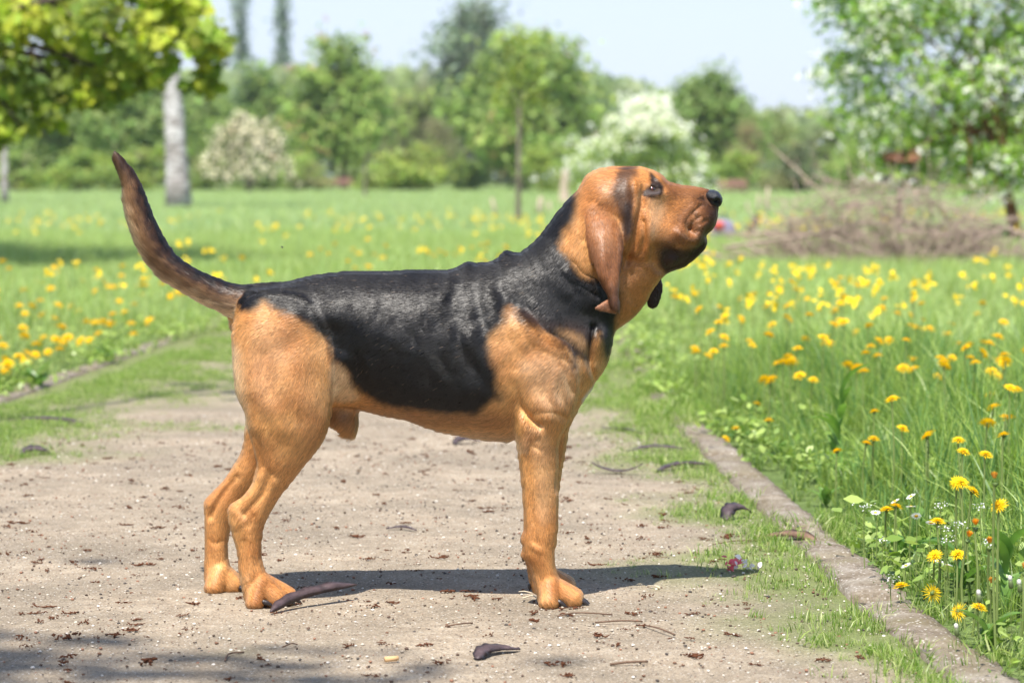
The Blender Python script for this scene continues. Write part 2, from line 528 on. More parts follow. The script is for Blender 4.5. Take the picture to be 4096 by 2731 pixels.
def tree(name, label, cat, loc, h, lobes, n, leaf, cols, seed, trunk_r=.08, trunk_mat=None, fork=.4, limbs=7, group=None, shape='quad',
         nclump=14, clump=.22, hollow=.5, lean=(0, 0), bloom=None, trunk=True, low=None, bias=(0, -.2, .7), fold=.12):
    """a tree: tapered trunk with limbs reaching into a crown of leaf clumps; bloom = (count, size, colour, share from top)"""
    rng = np.random.default_rng(seed)
    root = empty(name, loc); tag(root, label, cat, group)
    P, ids, cent = crown_points(lobes, n, rng, clump, nclump, hollow)
    if low is not None:
        keep = P[:, 2] > low; P, ids = P[keep], ids[keep]
    base = np.array(cols); cv = base[rng.integers(0, len(base), ids.max() + 1)]
    tint = cv[ids] * (.72 + .56 * rng.random((len(P), 1))) * (1 + rng.normal(0, .06, (len(P), 3)))
    ctr = np.array([np.mean([l[0] for l in lobes]), np.mean([l[1] for l in lobes]), np.mean([l[2] for l in lobes])])
    Nr = rng.normal(0, .55, (len(P), 3)) + (P - ctr) / (np.abs(P - ctr).max() + 1e-6) * .6 + np.array(bias)
    obj('crown', leaf_cloud('crown', P, Nr, leaf * rng.uniform(.65, 1.35, len(P)), np.clip(tint, .004, .9), shape, rng, fold), LEAF, root)
    if trunk:
        mb = MB()
        top = np.array([ctr[0] + lean[0], ctr[1] + lean[1], h * .80])
        p0 = np.array([0, 0, -.05]); p1 = np.array([top[0] * .12, top[1] * .12, h * fork * .5]); p2 = np.array([top[0] * .35, top[1] * .35, h * fork])
        pts = spline([p0, p1, p2, p2 * .4 + top * .6, top], 4)
        rr = np.interp(np.linspace(0, 1, len(pts)), [0, .08, .5, 1], [trunk_r * 1.35, trunk_r, trunk_r * .62, trunk_r * .12])
        mb.tube(pts, rr, 9)
        for c in cent[rng.permutation(len(cent))[:limbs]]:
            t = rng.uniform(.42, .85); i = int(t * (len(pts) - 1)); s = pts[i]
            mdl = s * .5 + c * .5 + np.array([0, 0, .06 * h * rng.random()])
            q = spline([s, mdl, c], 4)
            mb.tube(q, np.linspace(rr[i] * .6, trunk_r * .07, len(q)), 6)
        obj('trunk', mb.mesh('trunk'), trunk_mat or BARK, root)
    if bloom:
        bn, bs, bc, share = bloom
        zz = P[:, 2] + rng.normal(0, .25 * (P[:, 2].max() - P[:, 2].min()), len(P)) + .5 * np.abs(P[:, 1] - ctr[1]) * 0
        out = np.linalg.norm((P - ctr) / (np.abs(P - ctr).max(0) + 1e-6), axis=1)
        cand = np.argsort(-(zz / (np.ptp(P[:, 2]) + 1e-6) * share + out + rng.normal(0, .25, len(P))))[:bn * 2]
        if share == 0:
            cand = np.nonzero(P[:, 1] < ctr[1] + .35)[0]
        cand = rng.choice(cand, bn, replace=len(cand) < bn)
        B = P[cand] + (P[cand] - ctr) * .06
        B = (B[:, None] + rng.normal(0, bs * .45, (bn, 7, 3))).reshape(-1, 3)
        Nb = rng.normal(0, .6, (len(B), 3)) + np.array([0, -.4, .6])
        tb = np.array(bc) * rng.uniform(.75, 1.12, (len(B), 1))
        obj('blossom', leaf_cloud('blossom', B, Nb, bs * rng.uniform(.45, .8, len(B)), np.clip(tb, 0, .9), 'oval', rng), PETAL, root)
    return root

def site(U, D, V=None):
    """survey column at range D -> x, y (and height of V)"""
    x = (U - 2048.0) / FPX * D
    z = CAM_H - (0 if V is None else (V - 697.0) / FPX * D)
    return (x, CAM_Y + D) if V is None else (x, CAM_Y + D, z)
K2 = 4096 / 2352.0
G1 = (.205, .29, .085); G2 = (.265, .365, .10); G3 = (.34, .44, .12); G4 = (.31, .39, .08); OL = (.27, .28, .13); GB = (.21, .29, .18); RB = (.36, .26, .17)
def ball(U, D, top, wid, label, cat='tree', name='tree', seed=1, cols=(G1, G2, G3), n=3000, leaf=None, base=0.30, dy=.8, trunk_r=None, nlobe=5, **kw):
    """a tree filling a given width and top height in the survey at range D"""
    rng = np.random.default_rng(seed + 900)
    x, y, zt = site(U * K2, D, top * K2)
    w = wid * K2 / FPX * D / 2 * 1.12
    zb = zt * base
    lob = []
    for q in range(nlobe):
        f = q / max(1, nlobe - 1)
        zc = zb + (zt - zb) * (.22 + .56 * f)
        ww = w * (.88 - .30 * f * f) if kw.get('taper', True) else w * .6
        ox = rng.uniform(-.38, .38) * w * (1 - .55 * f); oy = rng.uniform(-.35, .35) * w
        lob.append((ox, oy, zc, ww, ww * dy, (zt - zb) * .28))
    lob.append((0, 0, zt - (zt - zb) * .22, w * .42, w * .42, (zt - zb) * .22))
    kw.pop('taper', None)
    return tree(name, label, cat, (x, y, 0), zt, lob, int(n * 1.5), leaf or max(.12, w * .115), cols, seed, trunk_r or max(.05, w * .05), **kw)

wood = 'trees of the wood edge behind the meadow'
ball(790, 130, 98, 250, 'broad chestnut tree with reddish flower spikes left of centre in the wood edge', seed=11, cols=(G1, G2, G2, G3), n=5200, group=wood, base=.20, bloom=(34, .26, (.46, .24, .15), .4), name='chestnut_tree', nlobe=7)
ball(600, 150, 150, 190, 'mid green tree between the birch and the chestnut tree', seed=12, cols=(G1, G2, GB), n=3600, group=wood, base=.15)
ball(690, 165, 215, 130, 'small green tree tucked behind the left side of the chestnut tree', seed=13, cols=(G2, GB), n=2400, group=wood, base=.1)
ball(480, 140, 190, 190, 'dark green tree behind the birch trunk', seed=14, cols=(G1, G1, G2), n=3200, group=wood, base=.1)
ball(300, 125, 120, 280, 'dark wide tree behind the maple branches', seed=15, cols=(G1, G1, G2), n=4200, group=wood, base=.08)
ball(90, 120, 150, 280, 'dark wide tree at the left end of the wood edge', seed=16, cols=(G1, G1, G2), n=4200, group=wood, base=.08)
ball(1085, 210, -6, 240, 'tall pale grey-green tree rising highest behind the young tree', seed=17, cols=((.15, .20, .12), (.19, .23, .15), GB), n=4600, group=wood, base=.25, hollow=.3, clump=.26)
ball(1205, 122, 82, 320, 'large fresh green tree directly behind the young tree', seed=18, cols=(G1, G2, G3), n=6000, group=wood, base=.16, nlobe=7, bloom=(16, .24, (.42, .24, .15), .3))
ball(930, 200, 120, 70, 'slim green tree top between the chestnut and the pale tree', seed=19, cols=(G3, G2), n=900, group=wood, base=.2)
ball(960, 150, 205, 180, 'pale olive tree between the chestnut tree and the young tree', seed=20, cols=(OL, (.17, .20, .09), G3), n=2600, group=wood, base=.15)
ball(1000, 140, 265, 90, 'greyish brown thin-leaved tree left of the young tree', seed=21, cols=((.20, .17, .11), OL), n=1300, group=wood, base=.1)
ball(1400, 185, 190, 150, 'light green far tree behind the white flowering shrub', seed=22, cols=(G3, GB), n=2400, group=wood, base=.1)
ball(1490, 190, 212, 130, 'far bluish green tree left of the round dark tree', seed=23, cols=(GB, G3), n=1900, group=wood, base=.1)
ball(1345, 175, 205, 110, 'far green tree right of the large fresh green tree', seed=24, cols=(GB, G2), n=1600, group=wood, base=.1)
ball(1618, 130, 165, 225, 'round dense dark green tree above the nose of the dog', seed=25, cols=(G1, G1, G2), n=5600, group=wood, base=.16, nlobe=7)
ball(1722, 125, 275, 90, 'brownish young-leaved tree right of the round dark tree', seed=26, cols=(RB, OL), n=1200, group=wood, base=.1)
ball(1800, 135, 250, 120, 'olive green pointed tree left of the flowering cherry', seed=27, cols=(OL, G2), n=1800, group=wood, base=.1)
ball(1890, 125, 290, 140, 'dusty green bushy tree behind the brush pile', seed=28, cols=(OL, G2, (.16, .19, .11)), n=2400, group=wood, base=.06)
ball(2060, 120, 260, 260, 'green tree behind the cherry crown at the right', seed=29, cols=(G1, G2), n=3000, group=wood, base=.06)
ball(2280, 120, 240, 260, 'green tree at the right end of the wood edge', seed=30, cols=(G1, G2), n=3000, group=wood, base=.06)
for k, (u, w) in enumerate(((556, 60), (650, 52))):
    x, y, zt = site(u * K2, 260, -60 * K2); ww = w * K2 / FPX * 260 / 2
    tree('poplar', ('tall hazy poplar column nearer the birch at upper left', 'slimmer hazy poplar column left of the open sky')[k], 'tree', (x, y, 0), zt,
         [(0, 0, zt * f, ww * (1.05 - .4 * f), ww, zt * .16) for f in (.32, .48, .62, .76, .88)], 1500, .50, ((.22, .29, .22), (.26, .33, .25)), 40 + k, .25, fork=.3, group='poplars behind the wood', hollow=.15, clump=.35)  # pale bluish leaf tint puts the distance haze into the colour

hed = 'shrubs along the foot of the wood'
for k, (u, D, t, w, cl, lb) in enumerate((
    (960, 118, 345, 210, (G4, G3, (.19, .24, .06)), 'yellow-green bush below the pale olive tree'), (700, 120, 350, 120, (G3, OL), 'light green bush beside the foot of the chestnut tree'),
    (860, 120, 375, 90, (G4, G3), 'small yellow-green bush right of the chestnut trunk'), (480, 118, 350, 130, (G2, OL), 'green bush behind the foot of the birch'),
    (330, 112, 340, 160, (G4, OL, G2), 'yellow-green bush below the maple branches'), (180, 112, 335, 170, (G2, G4), 'mixed green bush left of the birch at the meadow edge'),
    (40, 112, 350, 150, (G2, OL), 'olive bush at the left end of the meadow edge'), (1085, 125, 370, 110, (G2, G1), 'dark green bush left of the young tree trunk'),
    (1240, 112, 340, 110, (G3, G4), 'bright green bush right of the young tree trunk'), (1330, 115, 330, 120, (G2, G3), 'green bush behind the pale stump'),
    (1700, 110, 345, 130, (G4, G2), 'light green bush right of the nose of the dog'), (1830, 105, 330, 150, ((.17, .21, .12), OL), 'greyish green bush behind the stakes'),
    (1960, 100, 335, 140, (G2, G3), 'green bush behind the brush pile'), (2150, 100, 340, 200, (G1, G2), 'dark bush under the cherry crown'), (590, 122, 380, 160, (G2, G1), 'dark bush behind the weeping cream shrub'))):
    ball(u, D, t, w, lb, 'shrub', 'shrub', 60 + k, cl, 1500, None, .02, .7, nlobe=3, group=hed, limbs=3, hollow=.3)
# far wood: reads as one mass
rng = np.random.default_rng(77)
n = 34000
px = rng.uniform(-75, 75, n); pyy = 205 + 40 * rng.random(n) ** 1.5
uu = 2048 + px / (pyy - CAM_Y) * FPX                          # skyline of the wood: high at the left, low at the right
hh = CAM_H + (400 - np.interp(uu / K2, [0, 450, 700, 1000, 1300, 1450, 1550, 1750, 1900, 2352], [140, 175, 172, 182, 188, 208, 232, 268, 275, 260])) * K2 / FPX * (pyy - CAM_Y) + 3.0 * (fbm(np.column_stack([px * .13, pyy * .05]), 9, 3) - .5)
fp = np.column_stack([px, pyy, hh * rng.random(n) ** .8])
tint = np.array([(.23, .30, .15), (.28, .345, .17), (.31, .36, .20), (.20, .26, .13)])[(fbm(fp * (.3, .1, .5), 8, 2) * 3.99).astype(int)] * rng.uniform(.7, 1.25, (n, 1))
tag(obj('far_wood', leaf_cloud('far_wood', fp, rng.normal(0, .6, (n, 3)) + (0, -.3, .6), rng.uniform(.8, 1.7, n), tint, 'quad', rng), LEAF), kind='stuff')

# flowering shrubs
ball(1465, 90, 252, 255, 'rounded white flowering shrub behind the head of the dog', 'shrub', 'flowering_shrub', 80, (G2, G3, G3), 4200, .17, .05, .8, nlobe=6, bloom=(620, .20, (.92, .92, .80), 1.2), limbs=5)
x, y, zt = site(572 * K2, 108, 250 * K2)
root = empty('weeping_shrub', (x, y, 0)); tag(root, 'cream flowering shrub with weeping branches right of the birch', 'shrub')
rng = np.random.default_rng(81); mb = MB(); PP = []
for k in range(46):
    a = rng.uniform(0, 2 * math.pi); r = rng.uniform(.5, 1.95); tp = zt * rng.uniform(.72, 1.0) * (1 - .12 * r)
    q = spline([(0, 0, zt * .35), (r * .35 * math.cos(a), r * .35 * math.sin(a), tp * .92), (r * .7 * math.cos(a), r * .7 * math.sin(a), tp), (r * math.cos(a), r * math.sin(a), tp * rng.uniform(.45, .7)), (r * 1.08 * math.cos(a), r * 1.08 * math.sin(a), max(.3, tp * rng.uniform(.12, .4)))], 5)
    mb.tube(q, np.linspace(.025, .005, len(q)), 4)
    for t in rng.uniform(.25, 1, 70):
        i = int(t * (len(q) - 1)); PP.append(q[i] + rng.normal(0, .10, 3))
mb.tube([(0, 0, -.05), (.02, 0, zt * .2), (0, 0, zt * .4)], [.12, .09, .05], 8)
obj('branches', mb.mesh('branches'), BARK, root)
PP = np.array(PP); sel = rng.random(len(PP)) < .62
obj('blossom', leaf_cloud('blossom', PP[sel], rng.normal(0, .6, (sel.sum(), 3)) + (0, -.5, .5), rng.uniform(.10, .22, sel.sum()), np.array((.86, .79, .60)) * rng.uniform(.7, 1.1, (sel.sum(), 1)), 'oval', rng), PETAL, root)
obj('crown', leaf_cloud('crown', PP[~sel], rng.normal(0, .6, ((~sel).sum(), 3)) + (0, -.3, .5), rng.uniform(.10, .22, (~sel).sum()), np.array((.16, .22, .06)) * rng.uniform(.7, 1.2, ((~sel).sum(), 1)), 'oval', rng), LEAF, root)

# birch, slim birch, maple, young trees, cherry
x, y = site(412 * K2, 59)
tree('birch_tree', 'birch with a thick white trunk standing in the meadow behind the tail', 'tree', (x, y, 0), 11.0,
     [(-.6, .4, 6.6, 1.5, 1.4, 1.6), (.9, -.2, 7.4, 1.4, 1.4, 1.7), (-.2, 0, 9.2, 1.2, 1.2, 1.6), (.5, .6, 5.6, 1.0, 1.0, .9)], 2600, .16, (G3, G4), 90, .235, BIRCH, fork=.5, lean=(-1.3, 0), limbs=9)
x, y = site(12 * K2, 71)
tree('birch_tree', 'slim pale birch stem at the left edge of the meadow', 'tree', (x, y, 0), 7.5,
     [(0, 0, 4.6, .9, .9, 1.1), (.2, 0, 6.0, .7, .7, 1.1)], 1200, .14, (G3, G4), 91, .085, BIRCH, fork=.6, limbs=5)
mx_, my_ = -6.1, CAM_Y + 21.5
MC = ((.35, .42, .045), (.43, .47, .06), (.28, .36, .05), (.18, .24, .04))
tree('maple_tree', 'maple with yellow-green leaves hanging in from the upper left', 'tree', (mx_, my_, 0), 6.0,
     [(2.3, 0, 1.80, .62, .7, .50), (2.95, 0, 1.95, .55, .7, .42), (3.5, 0, 2.0, .42, .6, .36), (3.82, .1, 1.78, .22, .4, .22), (2.45, .2, 1.32, .42, .5, .24), (1.8, 0, 1.45, .6, .6, .45),
      (3.3, .9, 2.5, .7, .6, .35), (2.7, .8, 2.4, .7, .6, .40), (3.1, .2, 1.5, .38, .5, .18), (2.0, .9, 2.4, .6, .6, .5), (3.75, .2, 1.5, .18, .3, .12), (2.2, -.2, 1.1, .3, .4, .12), (2.9, .1, 1.42, .32, .4, .2), (3.35, .1, 1.62, .25, .4, .17), (1.95, .1, 1.15, .4, .4, .22), (1.0, 1.2, 2.6, 1.0, .9, .9), (.0, 1.6, 3.9, 1.7, 1.4, 1.4), (1.6, 1.8, 3.6, 1.2, .9, .8), (.0, 1.2, 5.1, 1.5, 1.3, .8)],
     19500, .092, MC, 92, .16, BARK_DARK, fork=.3, limbs=30, shape='maple', nclump=15, clump=.165, hollow=.25, bias=(0, -.8, .7), bloom=(22, .09, (.36, .11, .08), 0.01))
x, y = site(1190 * K2, 44)
tree('young_tree', 'young slender tree with a straight pale trunk above the back of the dog', 'tree', (x, y, 0), 3.25,
     [(-.10, 0, 2.2, .36, .36, .45), (.22, 0, 2.35, .34, .34, .5), (.05, 0, 2.75, .34, .34, .4), (-.16, .1, 1.9, .26, .26, .25), (.28, 0, 1.95, .26, .26, .25)], 800, .085, (G4, (.22, .27, .05), G3), 93, .042, BARK, fork=.55, limbs=9, hollow=.2, clump=.3)
x, y = site(838 * K2, 88)
tree('young_tree', 'small young tree with a pale stem right of the chestnut trunk', 'tree', (x, y, 0), 2.6,
     [(0, 0, 1.9, .5, .5, .5), (.2, 0, 2.2, .4, .4, .4)], 500, .13, (G3, G2), 94, .055, BARK, fork=.5, limbs=5)
x, y = site(765 * K2, 126)
cy_lobes = [(-1.5, 0, 2.3, .62, .7, .55), (-1.62, 0, 1.6, .48, .6, .42), (-.8, 0, 2.5, .7, .8, .6), (-.75, 0, 1.75, .65, .7, .45), (-1.0, .1, 1.15, .58, .6, .28), (0, 0, 2.2, .8, .8, .7), (.15, 0, 1.4, .55, .7, .42), (-.4, -.2, 1.0, .45, .5, .22),
 (-1.92, 0, 2.75, .33, .4, .32), (-1.95, .1, 1.95, .22, .4, .22), (-.5, 0, 3.2, 1.1, 1.0, .6), (.8, 0, 2.6, .8, .8, .9), (-1.25, 0, .82, .36, .5, .17), (.12, -.35, .85, .45, .35, .28), (-.45, -.3, .72, .4, .4, .2), (.1, .4, 3.8, .9, .9, .5)]
x, y = site(2338 * K2, 30.2)
tree('cherry_tree', 'bird cherry with white blossom and a reddish trunk at the right edge', 'tree', (x, y, 0), 4.3, cy_lobes, 17000, .078, ((.18, .30, .055), (.23, .37, .065), (.28, .42, .08), (.33, .46, .10)), 95, .075, BARK_RED,
     fork=.22, limbs=26, shape='oval', nclump=15, clump=.26, hollow=.12, bloom=(1500, .082, (.93, .93, .84), 0))

# a tall tree beside the path, out of view to the left, whose boughs reach over it and dapple the ground
tree('overhanging_tree', 'tall tree beside the path whose boughs dapple the dirt in front of the dog', 'tree', (-6.2, -3.0, 0), 11.0,
     [(-1.65 + 6.2, -5.25 + 3.0, 9.0, .55, .24, .3), (-2.25 + 6.2, -5.15 + 3.0, 9.0, .45, .26, .3), (-2.1 + 6.2, .9 + 3.0, 9.0, .6, .45, .3), (-3.0 + 6.2, -5.1 + 3.0, 8.8, .5, .3, .3), (1.2, 0, 9.5, 1.6, 1.6, 1.2), (-.6, .4, 8.0, 2.0, 2.0, 1.5)],
     1700, .13, (G2, G3), 97, .22, BARK, fork=.5, limbs=6, shape='oval', nclump=12, clump=.3, hollow=.2)
# ------------------------------------------------------------------ grass (nobody could count it: instanced clumps)
GRASS = leaf_mat('grass_blade', .42, .38, .35)
def library(name, meshes, mat):
    c = bpy.data.collections.new(name)
    for me in meshes:
        me.materials.append(mat)
        c.objects.link(bpy.data.objects.new(me.name, me))
    return c
def blade_clump(name, seed, nb, h0, h1, w, spread, lean, cols, seg=3):
    rng = np.random.default_rng(seed); V_ = []; F_ = []; C_ = []
    for k in range(nb):
        a = rng.uniform(0, 2 * math.pi); r = spread * math.sqrt(rng.random())
        bx, by = r * math.cos(a), r * math.sin(a)
        h = rng.uniform(h0, h1); d = rng.uniform(0, 2 * math.pi); ln = abs(rng.normal(0, lean)) * h; droop = rng.uniform(0, .5) * ln
        ww = w * rng.uniform(.6, 1.2); sa = d + math.pi / 2 + rng.normal(0, .5)
        col = np.array(cols[rng.integers(0, len(cols))]) * rng.uniform(.75, 1.25)
        o = len(V_)
        for i in range(seg + 1):
            t = i / seg; q = t * t
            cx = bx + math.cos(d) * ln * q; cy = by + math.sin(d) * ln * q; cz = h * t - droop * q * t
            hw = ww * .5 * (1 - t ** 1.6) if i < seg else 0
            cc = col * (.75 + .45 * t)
            if i < seg:
                V_.append((cx + math.cos(sa) * hw, cy + math.sin(sa) * hw, cz)); V_.append((cx - math.cos(sa) * hw, cy - math.sin(sa) * hw, cz)); C_ += [cc, cc]
            else:
                V_.append((cx, cy, cz)); C_.append(cc)
        for i in range(seg - 1):
            F_.append((o + 2 * i, o + 2 * i + 1, o + 2 * i + 3, o + 2 * i + 2))
        F_.append((o + 2 * seg - 2, o + 2 * seg - 1, o + 2 * seg))
    me = mesh_np(name, V_, F_); set_col(me, np.array(C_)); return me
def scatter(name, P, rot, scale, idx, coll, kind='stuff'):
    """one object: the clumps of a library set out on points by geometry nodes"""
    me = mesh_np(name, P, [], False)
    for an, ty, arr in (('turn', 'FLOAT_VECTOR', rot), ('grow', 'FLOAT', scale), ('pick', 'INT', idx)):
        at_ = me.attributes.new(an, ty, 'POINT')
        at_.data.foreach_set('vector' if ty == 'FLOAT_VECTOR' else 'value', np.asarray(arr, np.int32 if ty == 'INT' else np.float32).ravel())
    o = obj(name, me); tag(o, kind=kind)
    g = bpy.data.node_groups.new(name, 'GeometryNodeTree')
    g.interface.new_socket('Geometry', in_out='INPUT', socket_type='NodeSocketGeometry')
    g.interface.new_socket('Geometry', in_out='OUTPUT', socket_type='NodeSocketGeometry')
    gi = g.nodes.new('NodeGroupInput'); go = g.nodes.new('NodeGroupOutput')
    ip = g.nodes.new('GeometryNodeInstanceOnPoints'); ci = g.nodes.new('GeometryNodeCollectionInfo')
    ci.inputs['Collection'].default_value = coll; ci.inputs['Separate Children'].default_value = True; ci.inputs['Reset Children'].default_value = True
    ip.inputs['Pick Instance'].default_value = True
    def na(nm, ty):
        n = g.nodes.new('GeometryNodeInputNamedAttribute'); n.data_type = ty; n.inputs['Name'].default_value = nm; return n.outputs['Attribute']
    L_ = g.links.new
    L_(gi.outputs[0], ip.inputs['Points']); L_(ci.outputs[0], ip.inputs['Instance'])
    L_(na('pick', 'INT'), ip.inputs['Instance Index']); L_(na('turn', 'FLOAT_VECTOR'), ip.inputs['Rotation']); L_(na('grow', 'FLOAT'), ip.inputs['Scale'])
    L_(ip.outputs[0], go.inputs[0])
    md = o.modifiers.new('scatter', 'NODES'); md.node_group = g
    return o
def field(n, d0, d1, rng, margin=1.25, extra=.6):
    D = np.sqrt(rng.uniform(d0 * d0, d1 * d1, n)); x = rng.uniform(-1, 1, n) * (D * .18 * margin + extra)
    return x, D
def verge(x, D):
    """distance beyond the kerbs, negative on the path"""
    on = D < 17.5
    w = .10 * (fbm(np.column_stack([x * 4.0, D * 4.0]), 47, 2) - .5) + np.clip((D - 9.0) * .06, 0, .13) + np.clip((D - 14.0) * .28, 0, 3)   # ragged edge, closing over the far stones
    v = np.maximum(x - (kerb_x(D, 1) + .115), (kerb_x(D, -1) - .115) - x)
    return np.where(on, v + w, 1.0)
GA = (.150, .240, .042); GBl = (.225, .33, .065); GC = (.32, .42, .11); GD = (.125, .225, .07); GE = (.42, .48, .19)
GF = (.40, .52, .22); GG = (.34, .48, .24); GH = (.50, .58, .28)
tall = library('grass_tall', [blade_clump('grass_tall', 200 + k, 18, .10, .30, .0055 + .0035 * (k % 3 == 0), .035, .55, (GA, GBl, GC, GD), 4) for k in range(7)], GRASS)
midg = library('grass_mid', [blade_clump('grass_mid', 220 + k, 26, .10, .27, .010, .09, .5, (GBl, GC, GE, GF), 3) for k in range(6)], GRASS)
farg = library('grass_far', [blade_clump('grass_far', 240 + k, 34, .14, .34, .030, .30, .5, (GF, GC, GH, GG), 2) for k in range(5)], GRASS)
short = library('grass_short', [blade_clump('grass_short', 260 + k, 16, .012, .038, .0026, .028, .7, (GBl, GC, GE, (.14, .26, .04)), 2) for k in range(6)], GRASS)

rng = np.random.default_rng(300)
def turns(n, tilt):
    return np.column_stack([rng.normal(0, tilt, n), rng.normal(0, tilt, n), rng.uniform(0, 6.283, n)])
x, D = field(17000, 3.9, 11.0, rng, 1.3, .5)
v = verge(x, D); y = D + CAM_Y
dn = fbm(np.column_stack([x, y]) * 3.0, 41, 2)
k = (v > 0) & (rng.random(len(x)) < np.clip(.25 + v * 2.2, 0, 1) * np.clip(dn * 2.2, .35, 1))
x, y, v, D, dn = x[k], y[k], v[k], D[k], dn[k]
gs = np.clip(.20 + v * 1.35, .24, .92) * (.62 + .75 * dn) * rng.uniform(.75, 1.2, len(x))
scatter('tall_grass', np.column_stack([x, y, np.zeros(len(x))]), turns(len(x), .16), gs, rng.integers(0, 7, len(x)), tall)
x, D = field(26000, 10.0, 34.0, rng); v = verge(x, D); y = D + CAM_Y
dn = fbm(np.column_stack([x, y]) * 1.1, 42, 2)
k = (v > 0.02) & (rng.random(len(x)) < np.clip(.3 + dn, 0, 1)); x, y, v, dn = x[k], y[k], v[k], dn[k]
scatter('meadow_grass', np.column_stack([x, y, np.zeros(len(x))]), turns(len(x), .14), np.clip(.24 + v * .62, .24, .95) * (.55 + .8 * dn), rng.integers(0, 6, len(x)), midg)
x, D = field(26000, 32.0, 140.0, rng, 1.2, 2.0); y = D + CAM_Y
dn = fbm(np.column_stack([x, y * .5]) * .16, 43, 3)
scatter('far_meadow_grass', np.column_stack([x, y, np.zeros(len(x))]), turns(len(x), .12), .35 + .6 * dn, rng.integers(0, 5, len(x)), farg)
# low grass creeping over the path edges
x = rng.uniform(-2.0, .68, 60000); D = np.sqrt(rng.uniform(4.3 ** 2, 17.0 ** 2, 60000)); y = D + CAM_Y
v = verge(x, D); g = green_film(x, y)
k = (v < -.115) & (np.abs(x) < D * .18 * 1.2 + .2) & (rng.random(len(x)) < g ** 2.2 * .75); x, y, g, D = x[k], y[k], g[k], D[k]
scatter('path_grass', np.column_stack([x, y, np.full(len(x), .006)]), turns(len(x), .2), (.30 + .50 * g) * rng.uniform(.5, 1.2, len(x)), rng.integers(0, 6, len(x)), short)
# tufts along both edges of the kerb and on top of it where soil has gathered
D = rng.uniform(4.2, 12, 9000); y = D + CAM_Y
x = kerb_x(D, 1) + .055 + rng.normal(0, .075, 9000)
den = fbm(np.column_stack([x * 3, D * 2.2]), 48, 3); off = np.abs(x - kerb_x(D, 1) - .055)
k = rng.random(9000) < np.clip((den - .42) * 4, 0, 1) * np.clip(.05 + np.clip((D - 7.5) * .2, 0, .6) + (off - .02) / .09, 0, 1) * np.where(D < 7.5, .55, .65); x, y, D = x[k], y[k], D[k]
scatter('kerb_grass', np.column_stack([x, y, np.where(np.abs(x - kerb_x(D, 1) - .055) < .05, .018, .004)]), turns(len(x), .3), rng.uniform(.5, 1.7, len(x)) * np.where(D < 7, .75, 1.0), rng.integers(0, 6, len(x)), short)
# clover and small-leaved weeds
def weed_clump(name, seed, n, r, hz, ls, cols):
    rg = np.random.default_rng(seed)
    P = np.column_stack([rg.normal(0, r, n), rg.normal(0, r, n), hz * rg.uniform(.15, 1, n)])
    t = np.array(cols)[rg.integers(0, len(cols), n)] * rg.uniform(.7, 1.25, (n, 1))
    return leaf_cloud(name, P, rg.normal(0, .45, (n, 3)) + (0, 0, 1), ls * rg.uniform(.6, 1.3, n), t, 'oval', rg)
clov = library('clover', [weed_clump('clover', 280 + k, 24, .03, .06, .017, (GA, GBl, GC)) for k in range(4)]
               + [weed_clump('broad_weed', 290 + k, 16, .035, .10, .028, (GA, GBl, GC)) for k in range(3)], leaf_mat('weed_leaf', .3, .4, .4))
x, D = field(9000, 4.2, 15.0, rng, 1.25, .4); v = verge(x, D); y = D + CAM_Y
k = (v > 0) & (rng.random(len(x)) < np.exp(-v / .28) * np.clip(fbm(np.column_stack([x, y]) * 2.5, 44, 2) * 2 - .3, 0, 1)); x, y = x[k], y[k]
scatter('clover_and_weeds', np.column_stack([x, y, np.zeros(len(x))]), turns(len(x), .2), rng.uniform(.7, 1.3, len(x)), rng.integers(0, 7, len(x)), clov)
# ------------------------------------------------------------------ things standing in the meadow
WOOD_PALE = plain('weathered_wood', (.40, .33, .25), .85, .3, 25.0, .4, .15)
TWIG = plain('dead_twig', (.34, .265, .215), .9, .3, 12.0, .2, .1)
x, y = site(2030 * K2, 23.2)
pile = empty('brush_pile', (x, y, 0)); tag(pile, 'broad heap of pale cut branches in front of the cherry tree', 'brush pile')
rng = np.random.default_rng(401)
def twig(mb, r0, ln, rg, flat=.5):
    a = rg.uniform(0, 2 * math.pi); rr = math.sqrt(rg.random())
    px, py_ = 1.22 * rr * math.cos(a), .55 * rr * math.sin(a)
    hz = .80 * (1 - rr ** 1.8) * rg.random() + .03
    d = np.array([rg.normal(0, 1), rg.normal(0, .7), rg.normal(0, .28)]) if rg.random() < flat else np.array([px * .8 + rg.normal(0, .3), rg.normal(0, .3), .8])
    d /= np.linalg.norm(d)
    p = np.array([px, py_, hz]); pts = [p - d * ln * .5]
    for q in range(3):
        pts.append(p + d * ln * (q / 3 - .17) + rg.normal(0, .035 * ln, 3))
    pts = np.array(pts); pts[:, 2] = np.maximum(pts[:, 2], .02)
    mb.tube(pts, np.linspace(r0, r0 * .3, len(pts)), 5)
for k in range(46):
    mb = MB(); twig(mb, rng.uniform(.009, .018), rng.uniform(.9, 1.7), rng, .9)
    obj('branch', mb.mesh('branch'), TWIG, pile)
mb = MB()
for k in range(900): twig(mb, rng.uniform(.003, .007), rng.uniform(.3, .95), rng, .72)
tag(obj('twigs', mb.mesh('twigs'), TWIG, pile), kind='stuff')

